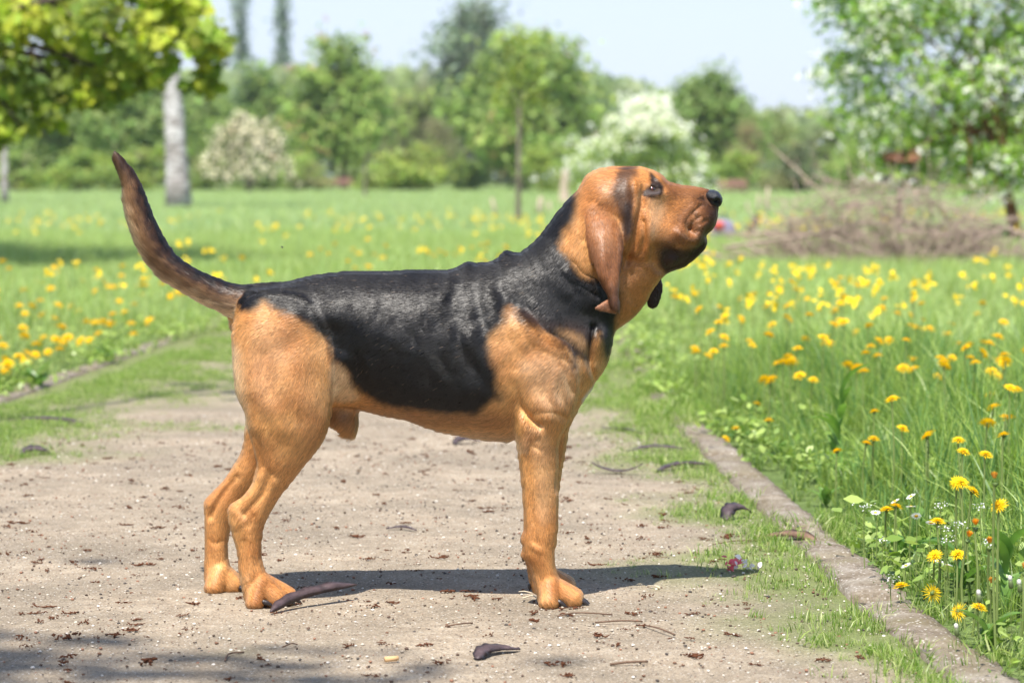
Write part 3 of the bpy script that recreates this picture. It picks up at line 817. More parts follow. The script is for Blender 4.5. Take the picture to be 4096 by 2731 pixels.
# bird table with a small reddish roof
x, y, zt = site(2065 * K2, 30.0, 345 * K2)
bt = empty('bird_table', (x, y, 0)); tag(bt, 'small wooden bird table with a reddish roof under the cherry boughs', 'bird table')
RED = plain('red_roof_wood', (.22, .095, .06), .7, .3, 20.0, .2, .3); DK = plain('dark_wood', (.035, .025, .02), .8, .3, 20.0, .3, .2)
def box(mb, c, s, rz=0.0, rx=0.0, ry=0.0):
    M = Matrix.Rotation(rz, 3, 'Z') @ Matrix.Rotation(ry, 3, 'Y') @ Matrix.Rotation(rx, 3, 'X')
    v = [Vector(c) + M @ Vector((s[0] * i / 2, s[1] * j / 2, s[2] * k / 2)) for k in (-1, 1) for j in (-1, 1) for i in (-1, 1)]
    mb.add(v, [(0, 2, 3, 1), (4, 5, 7, 6), (0, 1, 5, 4), (2, 6, 7, 3), (0, 4, 6, 2), (1, 3, 7, 5)])
def one(name, mat, parent, *boxes):
    mb = MB()
    for b_ in boxes: box(mb, *b_)
    return obj(name, mb.mesh(name, False), mat, parent)
one('post', DK, bt, ((0, 0, .36), (.06, .06, .74)))
one('tray', DK, bt, ((0, 0, .745), (.36, .28, .03)), ((0, -.165, .77), (.36, .012, .04)), ((0, .165, .77), (.36, .012, .04)))
for sx in (-.13, .13): one('upright', DK, bt, ((sx, 0, .86), (.03, .03, .2)))
one('roof_board', RED, bt, ((0, -.105, .99), (.38, .20, .018), 0, .5))
one('roof_board', RED, bt, ((0, .105, .99), (.38, .20, .018), 0, -.5))

# stakes and stumps at the far side of the meadow
for k, (u, yt, yb, w, lb) in enumerate(((1742, 446, 500, 7, 'short pale stake left of the pair near the brush pile'), (1762, 430, 507, 9, 'tallest pale stake between the dog and the brush pile'),
    (1802, 456, 502, 7, 'pale stake right of the tallest stake'), (1826, 458, 500, 7, 'short pale stake nearest the brush pile'), (1716, 462, 498, 6, 'small pale stake just right of the nose of the dog'),
    (2168, 470, 515, 7, 'pale stake under the cherry crown left of its trunk'), (2196, 474, 520, 7, 'pale stake nearest the cherry trunk'),
    (1240, 452, 503, 13, 'short pale post right of the young tree trunk'), (1262, 462, 500, 8, 'thin pale post beside the neck of the dog'), (1136, 455, 505, 8, 'thin pale post left of the young tree trunk'))):
    D = CAM_H / ((yb - 400.2) * K2 / FPX); x, y, zt = site(u * K2, D, yt * K2); r = w * K2 / FPX * D / 2
    o = empty('stake', (x, y, 0)); tag(o, lb, 'stake', 'stakes in the far meadow')
    mb = MB(); mb.tube([(0, 0, -.05), (RNG.normal(0, .01), 0, zt * .5), (RNG.normal(0, .025), RNG.normal(0, .02), zt)], [r, r * .95, r * .8], 8)
    obj('shaft', mb.mesh('shaft'), WOOD_PALE, o)
x, y, zt = site(1297 * K2, 74, 388 * K2)
o = empty('tree_stump', (x, y, 0)); tag(o, 'tall pale broken tree stump behind the neck of the dog', 'stump')
mb = MB(); mb.tube([(0, 0, -.05), (0, 0, .12), (-.02, 0, .5), (.01, 0, zt * .8), (.03, 0, zt)], [.24, .16, .11, .09, .03], 10)
obj('trunk', mb.mesh('trunk'), WOOD_PALE, o)
x, y = site(1700 * K2, 30.5)
o = empty('tree_stump', (x, y, 0)); tag(o, 'dark leaning stub of a trunk beside the brush pile', 'stump')
mb = MB(); mb.tube([(0, 0, -.05), (.05, 0, .12), (.15, 0, .28), (.20, 0, .37)], [.06, .05, .045, .04], 9)
obj('trunk', mb.mesh('trunk'), BARK_DARK, o)
# a bag left in the grass
x, y = site(1660 * K2, 30)
bag = empty('rucksack', (x, y, 0), .3); tag(bag, 'grey-violet rucksack with a red patch left in the grass behind the muzzle', 'bag')
GV = plain('bag_cloth', (.21, .19, .27), .8, .25, 30.0, .3, .2); RDm = plain('bag_red', (.50, .07, .05), .7, .2, 30.0, .2, .3); NV = plain('bag_navy', (.03, .035, .09), .8, .2, 30.0, .2, .2)
def lump(name, mat, parent, c, s, n=10, p=2.6):
    V_ = []; F_ = []
    for i in range(n + 1):
        th = math.pi * i / n
        for j in range(2 * n):
            ph = math.pi * j / n
            d = [math.sin(th) * math.cos(ph), math.sin(th) * math.sin(ph), math.cos(th)]
            q = sum(abs(t) ** p for t in d) ** (-1 / p)
            V_.append([c[a] + s[a] * d[a] * q for a in range(3)])
    for i in range(n):
        for j in range(2 * n):
            F_.append((i * 2 * n + j, (i + 1) * 2 * n + j, (i + 1) * 2 * n + (j + 1) % (2 * n), i * 2 * n + (j + 1) % (2 * n)))
    return obj(name, mesh_np(name, V_, F_), mat, parent)
lump('body', GV, bag, (0, 0, .17), (.145, .10, .17)); lump('pocket', NV, bag, (-.03, -.10, .12), (.09, .04, .09)); lump('flap', RDm, bag, (-.07, -.06, .27), (.06, .06, .05))
mb = MB(); mb.tube(spline([(-.04, .02, .33), (-.02, .02, .39), (.03, .02, .39), (.05, .02, .33)], 4), .009, 6); obj('handle', mb.mesh('handle'), NV, bag)
# low weathered benches far off under the trees
for (u, D, w, lb) in ((762, 128, 1.85, 'low reddish bench under the chestnut tree'), (1682, 95, 1.0, 'low reddish bench in front of the light green bush')):
    x, y = site(u * K2, D); o = empty('bench', (x, y, 0)); tag(o, lb, 'bench')
    RW = plain('bench_wood', (.26, .15, .12), .8, .2, 10.0, .2, .2)
    one('seat', RW, o, ((0, 0, .30), (w, .36, .06))); one('backrest', RW, o, ((0, .2, .52), (w, .04, .22)))
    for sx in (-.4, .4): one('leg', DK, o, ((sx * w, 0, .13), (.07, .32, .28)))

# ------------------------------------------------------------------ wild flowers and weeds
YEL = leaf_mat('dandelion_petal', .25, .6, .15); STEM = leaf_mat('flower_stem', .15, .5, .3); WHT = leaf_mat('daisy_petal', .25, .6, .15)
def ray_head(name, rings, r, tintin, tintout, seed, dome=.25, w=.14, cup=0.0):
    rg = np.random.default_rng(seed); V_ = []; F_ = []; C_ = []
    for q, (n, rin, rout, up) in enumerate(rings):
        for k in range(n):
            a = 2 * math.pi * (k + .5 * (q % 2)) / n + rg.normal(0, .06); ro = r * rout * rg.uniform(.88, 1.08); ri = r * rin
            z0 = r * dome * (1 - q / max(1, len(rings))) * 0 + r * up * .5; z1 = r * (up + rg.normal(0, .05)) - cup * r
            c, s = math.cos(a), math.sin(a); hw = r * w * rg.uniform(.8, 1.15) / 2
            o = len(V_)
            V_ += [(ri * c, ri * s, z0), ((ri + ro) / 2 * c - s * hw, (ri + ro) / 2 * s + c * hw, (z0 + z1) / 2 + r * .05), (ro * c, ro * s, z1), ((ri + ro) / 2 * c + s * hw, (ri + ro) / 2 * s - c * hw, (z0 + z1) / 2 + r * .05)]
            F_.append((o, o + 1, o + 2, o + 3)); t = tintin if q >= len(rings) - 1 else tintout
            C_ += [np.array(t) * rg.uniform(.85, 1.1)] * 4
    me = mesh_np(name, V_, F_, False); set_col(me, np.array(C_)); return me
Y1 = (.82, .52, .012); Y2 = (.86, .62, .020)
HEADS = [ray_head('flower_head', [(22, .1, 1.0, .02), (20, .08, .80, .22), (16, .05, .58, .36), (10, 0, .34, .44)], 1.0, Y1, Y2, 500 + k) for k in range(4)]
SHAG = ray_head('flower_head', [(16, .1, 1.25, -.35), (14, .08, 1.0, .10), (10, .05, .6, .5)], 1.0, Y1, Y2, 510, w=.12)
HALF = ray_head('flower_head', [(14, .15, .42, 1.2), (12, .1, .34, 1.3), (8, .05, .2, 1.35)], 1.0, (.80, .42, .03), (.62, .30, .05), 511, w=.2)
def calyx(name, col):
    v, f = tube_np([(0, 0, -.35), (0, 0, -.2), (0, 0, .02), (0, 0, .12)], [.10, .22, .30, .26], 8)
    me = mesh_np(name, v, f); set_col(me, np.repeat(np.array(col)[None], len(v), 0)); return me
CAL = calyx('calyx', (.12, .18, .05))
def stem_mesh(name, top, r, col, bend):
    pts = spline([(0, 0, -.01), (top[0] * .2 + bend[0], top[1] * .2 + bend[1], top[2] * .5), (top[0], top[1], top[2])], 4)
    v, f = tube_np(pts, np.linspace(r * 1.15, r * .85, len(pts)), 6, False)
    me = mesh_np(name, v, f); set_col(me, np.repeat(np.array(col)[None], len(v), 0)); return me
STEMS = [stem_mesh('stem', (RNG.normal(0, .03), RNG.normal(0, .03), 1.0), .018, (.20, .26, .08), (RNG.normal(0, .05), RNG.normal(0, .05))) for k in range(5)]
for me in HEADS + [SHAG, HALF]: me.materials.append(YEL)
for me in STEMS + [CAL]: me.materials.append(STEM)
def dandelion(x, y, hz, r, label, group, detail=True, head=None, tilt=None, rg=RNG):
    k = int(rg.integers(0, 5)); sm_ = STEMS[k]
    root = empty('dandelion', (x, y, 0), 0); tag(root, label, 'dandelion', group)
    top = np.array(sm_.vertices[len(sm_.vertices) - 1].co) * hz
    ti = tilt if tilt is not None else (rg.normal(0, .28) + .18, rg.normal(0, .28))
    o = obj('flower_head', head or HEADS[int(rg.integers(0, 4))], None, root); o.scale = (r,) * 3; o.location = (top[0], top[1], hz); o.rotation_euler = (ti[0], ti[1], rg.uniform(0, 6.28))
    s = obj('stem', sm_, None, root); s.scale = (hz, hz, hz) if hz < .14 else (.13, .13, hz)
    if hz >= .14: o.location = (top[0] / hz * .13, top[1] / hz * .13, hz)
    if detail:
        c = obj('calyx', CAL, None, root); c.scale = (r,) * 3; c.location = o.location; c.rotation_euler = o.rotation_euler
    return root
near = [(3837,1932,.24,'a','dandelion near the right edge below the dense flower patch'),(3993,2023,.25,'a','largest flat open dandelion on the tallest stem at the right edge'),(3742,2087,.17,'a','open dandelion with a daisy right behind it'),
 (3823,2220,.12,'a','flat open dandelion above the upright dock leaves'),(3747,2220,.11,'a','ragged dandelion left of the flat one above the dock leaves'),(3601,2345,.05,'a','drooping orange dandelion at the edge of the kerb'),
 (3729,2369,.05,'s','nodding dandelion seen from behind beside the kerb'),(3829,2446,.05,'s','shaggy fallen dandelion with spread petals low by the kerb'),(3920,2428,.07,'a','small dandelion behind the shaggy fallen one'),
 (3967,2189,.15,'h','half closed orange dandelion on a leaning stem'),(3893,2115,.19,'h','withered orange dandelion head at mid height on the right'),(3864,2162,.16,'h','closing orange dandelion below the withered head'),
 (4087,2295,.13,'h','orange dandelion cut by the right picture edge'),(3975,2351,.10,'h','closed orange dandelion near the lower right corner'),(3990,1932,.29,'h','half closed dandelion standing above the largest open one'),
 (3554,2037,.12,'a','left one of two dandelions between the daisies'),(3580,2026,.13,'a','right one of two dandelions between the daisies'),(3885,1965,.20,'a','small dandelion in the grass left of the tallest stem'),
 (3026,1616,.10,'a','dandelion low at the verge near the chest of the dog'),(3070,1683,.09,'a','pair-like dandelion beside the far end of the kerb'),(2941,1715,.06,'a','round dandelion at the ragged verge'),(2902,1755,.04,'a','lowest dandelion at the far kerb stones'),
 (3345,1805,.15,'a','flat dandelion above the lance-leaved weed'),(3491,1647,.20,'a','dandelion upright in the middle of the right verge'),(3463,1773,.16,'a','dandelion just right of the lance-leaved weed'),(3502,1755,.17,'a','dandelion in the gap of the right verge grass'),
 (3603,1715,.20,'a','broad dandelion in the thick of the right verge'),(3845,1809,.21,'a','starry dandelion above the right foreground'),(3938,1820,.22,'a','round full dandelion facing the path at the right'),(4010,1741,.25,'a','flat dandelion high at the right edge'),
 (3827,1762,.22,'a','dandelion in the upper right verge'),(3700,1748,.20,'a','dandelion leaning right in the verge'),(3838,1928,.22,'a','dandelion beside the bent grass blades')]
taken = []
for i, (u, v, hz, kind, lb) in enumerate(near):
    x, y = ground(u, v, hz); taken.append((float(x), float(y)))
    hd = {'a': None, 's': SHAG, 'h': HALF}[kind]
    dandelion(float(x), float(y), hz, RNG.uniform(.0155, .019) if kind != 'h' else .016, lb, 'dandelions in the meadow', True, hd, (1.25, RNG.normal(0, .4)) if kind == 's' else None)
def spot(kind, x, D, r):
    u = float(unplan(x, 0.0, D + CAM_Y)[0])
    if kind == 0:
        row = 'in the front rows of the right verge' if D < 7.5 else 'halfway back in the right verge' if D < 11 else 'far back in the right meadow'
        col = 'close to the kerb' if x - kerb_x(D, 1) < .7 else 'near the right picture edge' if u > 3650 else 'below the brush pile' if u > 3050 else 'below the muzzle of the dog'
    elif kind == 1:
        row = 'in the front rows of the left meadow' if D < 12.5 else 'halfway back in the left meadow' if D < 17 else 'far back in the left meadow'
        col = 'at the left picture edge' if u < 200 else 'left of the tail' if u < 520 else 'under the tail'
    else:
        row = 'in the yellow drift above the back of the dog'
        col = 'near the tail root' if u < 1200 else 'left of the withers' if u < 1600 else 'at the withers' if u < 1960 else 'before the neck'
    return ('larger' if r > .0205 else 'smaller') + ' dandelion ' + col + ', ' + row
def left_spot():
    D = 10.4 + 8.0 * RNG.random() ** 1.2
    return RNG.uniform(min(-.185 * D, kerb_x(D, -1) - .2), kerb_x(D, -1) - .12), D + CAM_Y
zones = ((0, lambda: ground(RNG.uniform(2500, 4200), RNG.uniform(1080, 1760), .2), lambda x, D: x > kerb_x(D, 1) + .12 and D < 14, 134, .17, .32),
         (1, left_spot, lambda x, D: x < kerb_x(D, -1) - .12, 102, .0, .0),
         (2, lambda: ground(RNG.choice([RNG.normal(1400, 75), RNG.normal(1850, 90), RNG.uniform(900, 2100)]), RNG.normal(1045, 22), .2), lambda x, D: True, 30, .20, .32))
for kind, gen, ok, n, h0, h1 in zones:
    c = 0
    while c < n:
        x, y = gen(); D = y - CAM_Y
        if D < 6 or D > 45 or not ok(x, D): continue
        if fbm(np.array([[x * 1.4, D * .8]]), 55, 2)[0] < RNG.uniform(.25, .62): continue
        r = RNG.uniform(.017, .024)
        hz = RNG.uniform(h0, h1) if kind != 1 else min(.26, RNG.uniform(.06, .12) + .16 * (kerb_x(D, -1) - x) * RNG.random())
        dandelion(float(x), float(y), hz, r * (1.35 if D > 16 or kind == 1 else 1.1), spot(kind, x, D, r), 'dandelions in the meadow', False, None, (RNG.normal(.35, .3), RNG.normal(0, .3)))
        c += 1
# the rest of the flowers far out, beyond counting
n = 1200; D = RNG.uniform(10.5, 40, n); x = RNG.uniform(-1, 1, n) * D * .2
k = (fbm(np.column_stack([x * .5, D * .22]), 57, 2) > .5) & (verge(x, D) > .25) & ~((D > 19) & (D < 26) & (x > 1.6)); x, D = x[k], D[k]
P = np.repeat(np.column_stack([x, D + CAM_Y, RNG.uniform(.20, .33, len(x))]), 5, 0) + RNG.normal(0, .012, (len(x) * 5, 3))
tag(obj('far_dandelions', leaf_cloud('far_dandelions', P, RNG.normal(0, .5, (len(P), 3)) + (0, -.5, .7), np.full(len(P), .031), np.array(Y2) * RNG.uniform(.85, 1.1, (len(P), 1)), 'oval', RNG), YEL), kind='stuff')

# daisies
DA = [ray_head('petals', [(18, .25, 1.0, .12), (16, .25, .92, .2)], 1.0, (.82, .82, .80), (.86, .86, .84), 530 + k, w=.24) for k in range(2)]
for me in DA: me.materials.append(WHT)
v, f = tube_np([(0, 0, .08), (0, 0, .22), (0, 0, .30)], [.36, .30, .12], 10); DC = mesh_np('disc', v, f); set_col(DC, np.repeat(np.array([(.80, .50, .02)]), len(v), 0)); DC.materials.append(YEL)
for u, v_, hz, lb in ((3645,1987,.17,'highest daisy of the group in the right verge'),(3582,2006,.15,'daisy behind the two dandelions in the verge'),(3502,2052,.12,'daisy nearest the kerb in the upper group'),(3644,2028,.15,'daisy in the middle of the upper group'),
   (3665,2065,.14,'lowest daisy of the upper group'),(3625,2263,.07,'daisy low by the kerb facing left'),(3753,2247,.08,'daisy tucked under the ragged dandelion'),(3723,2093,.15,'daisy against the open dandelion'),(3790,2262,.07,'tiny daisy between the weed leaves')):
    x, y = ground(u, v_, hz); o = empty('daisy', (float(x), float(y), 0)); tag(o, lb, 'daisy', 'daisies in the right verge')
    a = obj('petals', DA[RNG.integers(0, 2)], None, o); a.scale = (.0115,) * 3; a.location = (0, 0, hz); a.rotation_euler = (RNG.normal(.35, .25), RNG.normal(0, .25), RNG.uniform(0, 6))
    b_ = obj('disc', DC, None, o); b_.scale = (.0115,) * 3; b_.location = a.location; b_.rotation_euler = a.rotation_euler
    s = obj('stem', STEMS[RNG.integers(0, 5)], None, o); s.scale = (.05, .05, hz)
# shepherd's purse: thin stems with a tuft of tiny white flowers
for u, v_, hz, lb in ((3758,2017,.20,'tallest tiny-flowered white weed stem in the verge'),(3826,2093,.17,'white-tufted weed stem below the tallest one'),(3795,2154,.15,'white-tufted weed stem above the dock leaves'),(3787,2112,.16,'white-tufted weed stem left of the withered dandelion'),
   (3462,2026,.15,'white-tufted weed stem nearest the kerb'),(3920,2024,.20,'white-tufted weed stem left of the tallest dandelion'),(3535,2160,.10,'short white-tufted weed stem by the bent grass'),(3569,2311,.07,'lowest white-tufted weed stem on the kerb edge'),(3954,2168,.15,'white-tufted weed stem behind the leaning dandelion')):
    x, y = ground(u, v_, hz); o = empty('white_weed', (float(x), float(y), 0)); tag(o, lb, 'weed', 'white-flowered weeds in the right verge')
    s = obj('stem', STEMS[RNG.integers(0, 5)], None, o); s.scale = (.06, .06, hz)
    top = np.array(s.data.vertices[len(s.data.vertices) - 1].co) * (.06, .06, hz)
    P = top + RNG.normal(0, 1, (26, 3)) * (.008, .008, .004)
    obj('blossom', leaf_cloud('blossom', P, RNG.normal(0, .5, (26, 3)) + (0, 0, 1), np.full(26, .0042), np.full((26, 3), .82), 'oval', RNG), PETAL, o)
    P = np.column_stack([top[0] * .6 + RNG.normal(0, .012, 16), top[1] * .6 + RNG.normal(0, .012, 16), hz * RNG.uniform(.35, .95, 16)])
    obj('seed_pods', leaf_cloud('seed_pods', P, RNG.normal(0, 1, (16, 3)), np.full(16, .007), np.full((16, 3), .12) * (1, 1.6, .5), 'oval', RNG), STEM, o)['kind'] = 'stuff'
# closed seed heads with a white tip
v, f = tube_np([(0, 0, -.6), (0, 0, -.3), (0, 0, .5), (0, 0, 1.0)], [.3, .52, .46, .36], 8); BUD = mesh_np('bud', v, f); set_col(BUD, np.repeat(np.array([(.13, .17, .07)]), len(v), 0)); BUD.materials.append(STEM)
v, f = tube_np([(0, 0, .95), (0, 0, 1.3), (0, 0, 1.8), (0, 0, 2.0)], [.30, .42, .38, .12], 8); TUF = mesh_np('tuft', v, f); set_col(TUF, np.repeat(np.array([(.70, .68, .64)]), len(v), 0)); TUF.materials.append(WHT)
for u, v_, hz, lb in ((3918,2398,.13,'white-tipped closed seed head on a brown stem at lower right'),(3828,2531,.05,'white-tipped closed seed head low beside the kerb'),(4044,2340,.14,'white-tipped seed head near the right edge'),(4080,2356,.14,'white-tipped seed head cut close to the right edge')):
    x, y = ground(u, v_, hz); o = empty('dandelion_clock', (float(x), float(y), 0)); tag(o, lb, 'seed head', 'closed dandelion seed heads')
    for nm, me in (('bud', BUD), ('tuft', TUF)):
        a = obj(nm, me, None, o); a.scale = (.0085,) * 3; a.location = (0, 0, hz); a.rotation_euler = (.1, -.15, 0)
    s = obj('stem', STEMS[RNG.integers(0, 5)], None, o); s.scale = (.03, .03, hz)
# broad-leaved weeds, each leaf a part
def blade_leaf(name, ln, w, seed, col, tooth=.25):
    rg = np.random.default_rng(seed); V_ = []; F_ = []; n = 9
    for i in range(n + 1):
        t = i / n; hw = w * .5 * math.sin(math.pi * min(1, .10 + .90 * t ** .8)) * (1 + tooth * (((i % 2) - .5)))
        if i == n: hw = .001
        zc = ln * (.75 * t - .42 * t * t); xc = ln * (.55 * t + .25 * t * t)
        V_ += [(xc, -hw, zc + hw * .35), (xc, 0, zc), (xc, hw, zc + hw * .35)]
    for i in range(n):
        a = i * 3; F_ += [(a, a + 1, a + 4, a + 3), (a + 1, a + 2, a + 5, a + 4)]
    me = mesh_np(name, V_, F_); set_col(me, np.array(col)[None] * rg.uniform(.8, 1.2, (len(V_), 1))); return me
WL = leaf_mat('broad_leaf', .32, .38, .45)
LV = [blade_leaf('leaf', 1.0, .30, 560, (.10, .20, .04)), blade_leaf('leaf', 1.0, .36, 561, (.13, .24, .05), .1), blade_leaf('leaf', 1.0, .24, 562, (.07, .16, .035), .4), blade_leaf('leaf', 1.0, .22, 563, (.16, .29, .06), 0)]
for me in LV: me.materials.append(WL)
for u, v_, n_, ln, kinds, lb in ((3893,2330,4,.12,(1, 1, 0),'upright pair of toothed dock leaves in the right foreground'),(3625,2255,5,.11,(2, 0),'dark dandelion leaves leaning over the kerb edge'),(3690,2190,4,.10,(0, 1),'dock leaves behind the ragged dandelion'),(3840,2380,5,.11,(1, 2),'pale flat rosette below the dock leaves'),
    (3358,1960,12,.12,(3, 3),'lance-leaved bright weed at the verge'),(4020,2480,7,.11,(3, 1),'leafy weed in the lower right corner'),(3960,2600,7,.09,(1, 0),'low rosette at the bottom right'),(3300,2030,6,.08,(1, 3),'small leafy weed at the ragged kerb edge'),(3120,1850,8,.08,(1, 0),'leafy weed beside the far kerb stones'),
    (2960,1790,8,.09,(1, 2),'dark leafy weed where the grass meets the far kerb'),(150,1560,9,.12,(1, 0),'leafy weed at the front corner of the left meadow'),(420,1460,8,.11,(1, 2),'leafy weed halfway along the left meadow edge')):
    x, y = ground(u, v_, .0); o = empty('broadleaf_weed', (float(x), float(y), 0)); tag(o, lb, 'weed', 'broad-leaved weeds along the path')
    for k in range(n_):
        a = obj('leaf', LV[kinds[k % len(kinds)]], None, o); s = ln * RNG.uniform(.7, 1.2); a.scale = (s, s, s * RNG.uniform(.8, 1.5)); a.rotation_euler = (RNG.normal(0, .15), RNG.uniform(-.7, .15), 2 * math.pi * k / n_ + RNG.normal(0, .4)); a.location = (0, 0, .006 + (.02 * k if kinds[0] == 3 else 0))

# ------------------------------------------------------------------ litter on the path
POD = plain('seed_pod_skin', (.062, .042, .045), .5, .45, 45.0, .4, .45)
CRUMB = plain('dry_catkin', (.105, .042, .022), .9, .5, 120.0, .2, .1)
def pod(u0, v0, u1, v1, w, lift, label, twist=1.2, name='seed_pod', mat=POD, arch=0.0, stand=.30, rise=0.0):
    a = np.array([*ground(u0, v0), 0.0], float); b_ = np.array([*ground(u1, v1), 0.0], float)
    L_ = np.linalg.norm(b_ - a); d = (b_ - a) / L_; sd = np.array([-d[1], d[0], 0.0]); n = 26; V_ = []; F_ = []
    for i in range(n + 1):
        t = i / n; hw = w * .5 * min(1, (t + .04) * 7, (1.02 - t) * 5) * (1 + .08 * math.sin(9 * t * math.pi))
        ph = stand + .45 * twist * (t - .5) + .2 * math.sin(5 * t)
        c = np.array([d[0] * L_ * t, d[1] * L_ * t,  lift * math.sin(math.pi * min(1, t * .9)) + .008 + hw * abs(math.sin(ph)) + arch * (t - .5) ** 2 + rise * t]) + sd * .012 * math.sin(4.0 * t)
        e = sd * math.cos(ph) + np.array([0, 0, 1.0]) * math.sin(ph); nn_ = np.cross(d, e)
        bulge = .0016 + .0022 * max(0, math.sin(t * 34))
        for q, (s_, k_) in enumerate(((-1, 0), (0, bulge), (1, 0), (0, -.0016))):
            p = c + e * hw * s_ + nn_ * k_; p[2] = max(p[2], .0075); V_.append(p)
    for i in range(n):
        for q in range(4): F_.append((i * 4 + q, i * 4 + (q + 1) % 4, (i + 1) * 4 + (q + 1) % 4, (i + 1) * 4 + q))
    o = obj(name, mesh_np(name, V_, F_), mat); o.location = (a[0], a[1], 0); tag(o, label, 'seed pod' if name == 'seed_pod' else 'leaf litter', 'dry litter on the path')
    return o
pod(1082, 2468, 1412, 2412, .020, .004, 'long twisted violet-brown seed pod lying against the near hind paw', .8, stand=.85, rise=.026)
pod(1908, 2655, 2062, 2618, .027, .006, 'dark torn piece of seed pod at the bottom middle', 1.0)
pod(10, 1692, 350, 1706, .022, .010, 'long blurred seed pod at the left end of the path', 1.8)
pod(70, 1832, 196, 1826, .034, .012, 'curled brown pod on the green film at left', 2.0)
pod(2500, 1816, 2740, 1812, .020, .010, 'long pod lying in the low grass far right', 1.6)
pod(2365, 1905, 2575, 1912, .014, .006, 'thin curved pod behind the front legs', 1.0, arch=.12)
pod(2620, 1898, 2832, 1876, .022, .010, 'crooked pod lying up to the far kerb', 2.2)
pod(2905, 2095, 2990, 2075, .036, .020, 'upright dark scrap of pod in the low grass', 2.4)
BARKSC = plain('bark_scrap', (.17, .105, .075), .85, .4, 60.0, .5, .2)
pod(3012, 2165, 3282, 2188, .030, .010, 'crumpled brown bark strip lying across the kerb', 2.6, 'bark_strip', BARKSC)
pod(1812, 1786, 1918, 1780, .030, .010, 'pale violet pod on the path beyond the belly', 1.2)
pod(1545, 2128, 1675, 2136, .010, .004, 'short dark twig-like pod between the legs', .8)
pod(2410, 1722, 2580, 1748, .010, .006, 'thin pod curving toward the kerb far right', .8)
def stick(u0, v0, u1, v1, r, label, mat, name='twig'):
    a = np.array([*ground(u0, v0), .010]); b_ = np.array([*ground(u1, v1), .010]); m_ = (a + b_) / 2 + np.array([RNG.normal(0, .008), RNG.normal(0, .008), .003])
    v, f = tube_np(spline([a, m_, b_], 4), r, 6); o = obj(name, mesh_np(name, v, f), mat); tag(o, label, 'twig' if name == 'twig' else name.replace('_', ' '), 'dry litter on the path')
STRAW = plain('straw', (.55, .48, .36), .8, .2, 50.0, .1, .2); TW = plain('brown_twig', (.15, .095, .065), .85, .3, 60.0, .3, .2)
for q in ((2075,2386,2130,2392,.0012,'upper pale straw behind the near front paw'),(2090,2412,2145,2410,.0013,'lower pale straw behind the near front paw'),(2590,2362,2640,2372,.0013,'pale straw in front of the front paws')):
    stick(*q, STRAW, 'straw')
for q in ((2230,2485,2450,2478,.0014,'long thin twig in front of the front paw'),(2380,2510,2570,2506,.0016,'straight twig right of the front paw'),(2575,2520,2700,2560,.0015,'curved twig in the right foreground'),(2440,2680,2590,2668,.0022,'thick twig at the bottom right of the path'),
          (1780,2526,1890,2512,.0014,'thin twig in the bottom middle'),(900,2665,975,2630,.0016,'dark twig at lower left of the middle'),(2850,2195,3030,2180,.0012,'dry stalk lying in the low grass at right'),(1130,2610,1190,2600,.0013,'small twig near the bottom left')):
    stick(*q, TW)
a = np.array([*ground(1540, 2663), .0115]); b_ = np.array([*ground(1592, 2659), .0115])
CIG = plain('tan_paper', (.62, .40, .20), .8, .1, 60.0, .1, .2)
v, f = tube_np([a, a * .5 + b_ * .5, b_], .0045, 10); tag(obj('cigarette_end', mesh_np('cigarette_end', v, f), CIG), 'tan cigarette end lying on the path at the bottom', 'cigarette end', 'dry litter on the path')
def petals(u, v_, n, s, col, label):
    x, y = ground(u, v_, .02); P = np.array([float(x), float(y), .022]) + RNG.normal(0, 1, (n, 3)) * (.011, .011, .006)
    me = leaf_cloud('fallen_petals', P, RNG.normal(0, .8, (n, 3)) + (0, -.4, .8), RNG.uniform(.6, 1.1, n) * s, np.array(col) * RNG.uniform(.85, 1.1, (n, 1)), 'oval', RNG, .3)
    tag(obj('fallen_petals', me, PETAL), label, 'petals')
petals(2928, 2255, 16, .017, (.75, .16, .20), 'small heap of pink petals in the low grass')
petals(2985, 2258, 14, .017, (.84, .82, .82), 'white fallen petals right of the pink ones')
petals(3018, 2256, 8, .015, (.82, .66, .68), 'last pale petals of the row in the low grass')
# dried catkin crumbs and grit
def crumb(name, seed):
    rg = np.random.default_rng(seed); mb = MB()
    for k in range(9):
        c = rg.normal(0, 1, 3) * (.42, .30, .10); c[2] = abs(c[2]) + .08; d = rg.normal(0, 1, 3) * (.4, .4, .16)
        mb.tube([c - d * .5, c + rg.normal(0, .06, 3), c + d * .5], [.045, .095, .04], 4)
    return mb.mesh(name)
CR = [crumb('catkin_crumb', 600 + k) for k in range(7)]
for me in CR: me.materials.append(CRUMB)
def place_word(x, y):
    D = y - CAM_Y
    if D < 4.85: a = 'at the front of the path'
    elif D < 5.3: a = 'in front of the paws'
    elif D < 5.75: a = 'in or beside the shadow of the dog'
    elif D < 7: a = 'on the bare path behind the dog'
    else: a = 'far along the path under the belly'
    u = unplan(x, 0.0, y)[0]
    return a + (', left side' if u < 1100 else ', centre' if u < 2200 else ', right side')
fixed = [(1010,2210,.016),(640,2250,.015),(380,2290,.013),(250,2570,.030),(590,2668,.030),(520,2540,.022),(470,2560,.024),(280,2470,.018),(160,2505,.016),(545,2495,.016),(730,2478,.016),(945,2375,.014),(1180,2430,.018),(1105,2470,.014),(1500,2442,.016),
 (1900,2412,.022),(1560,2350,.014),(2140,2500,.018),(2395,2560,.020),(2630,2235,.020),(2760,2570,.014),(2350,2186,.014),(2640,2230,.016),(2890,2250,.010),(1990,2410,.016),(2240,2455,.016),(2300,2448,.016),(1700,2600,.018),(1960,2558,.014),(1040,2650,.018)]
c = 0
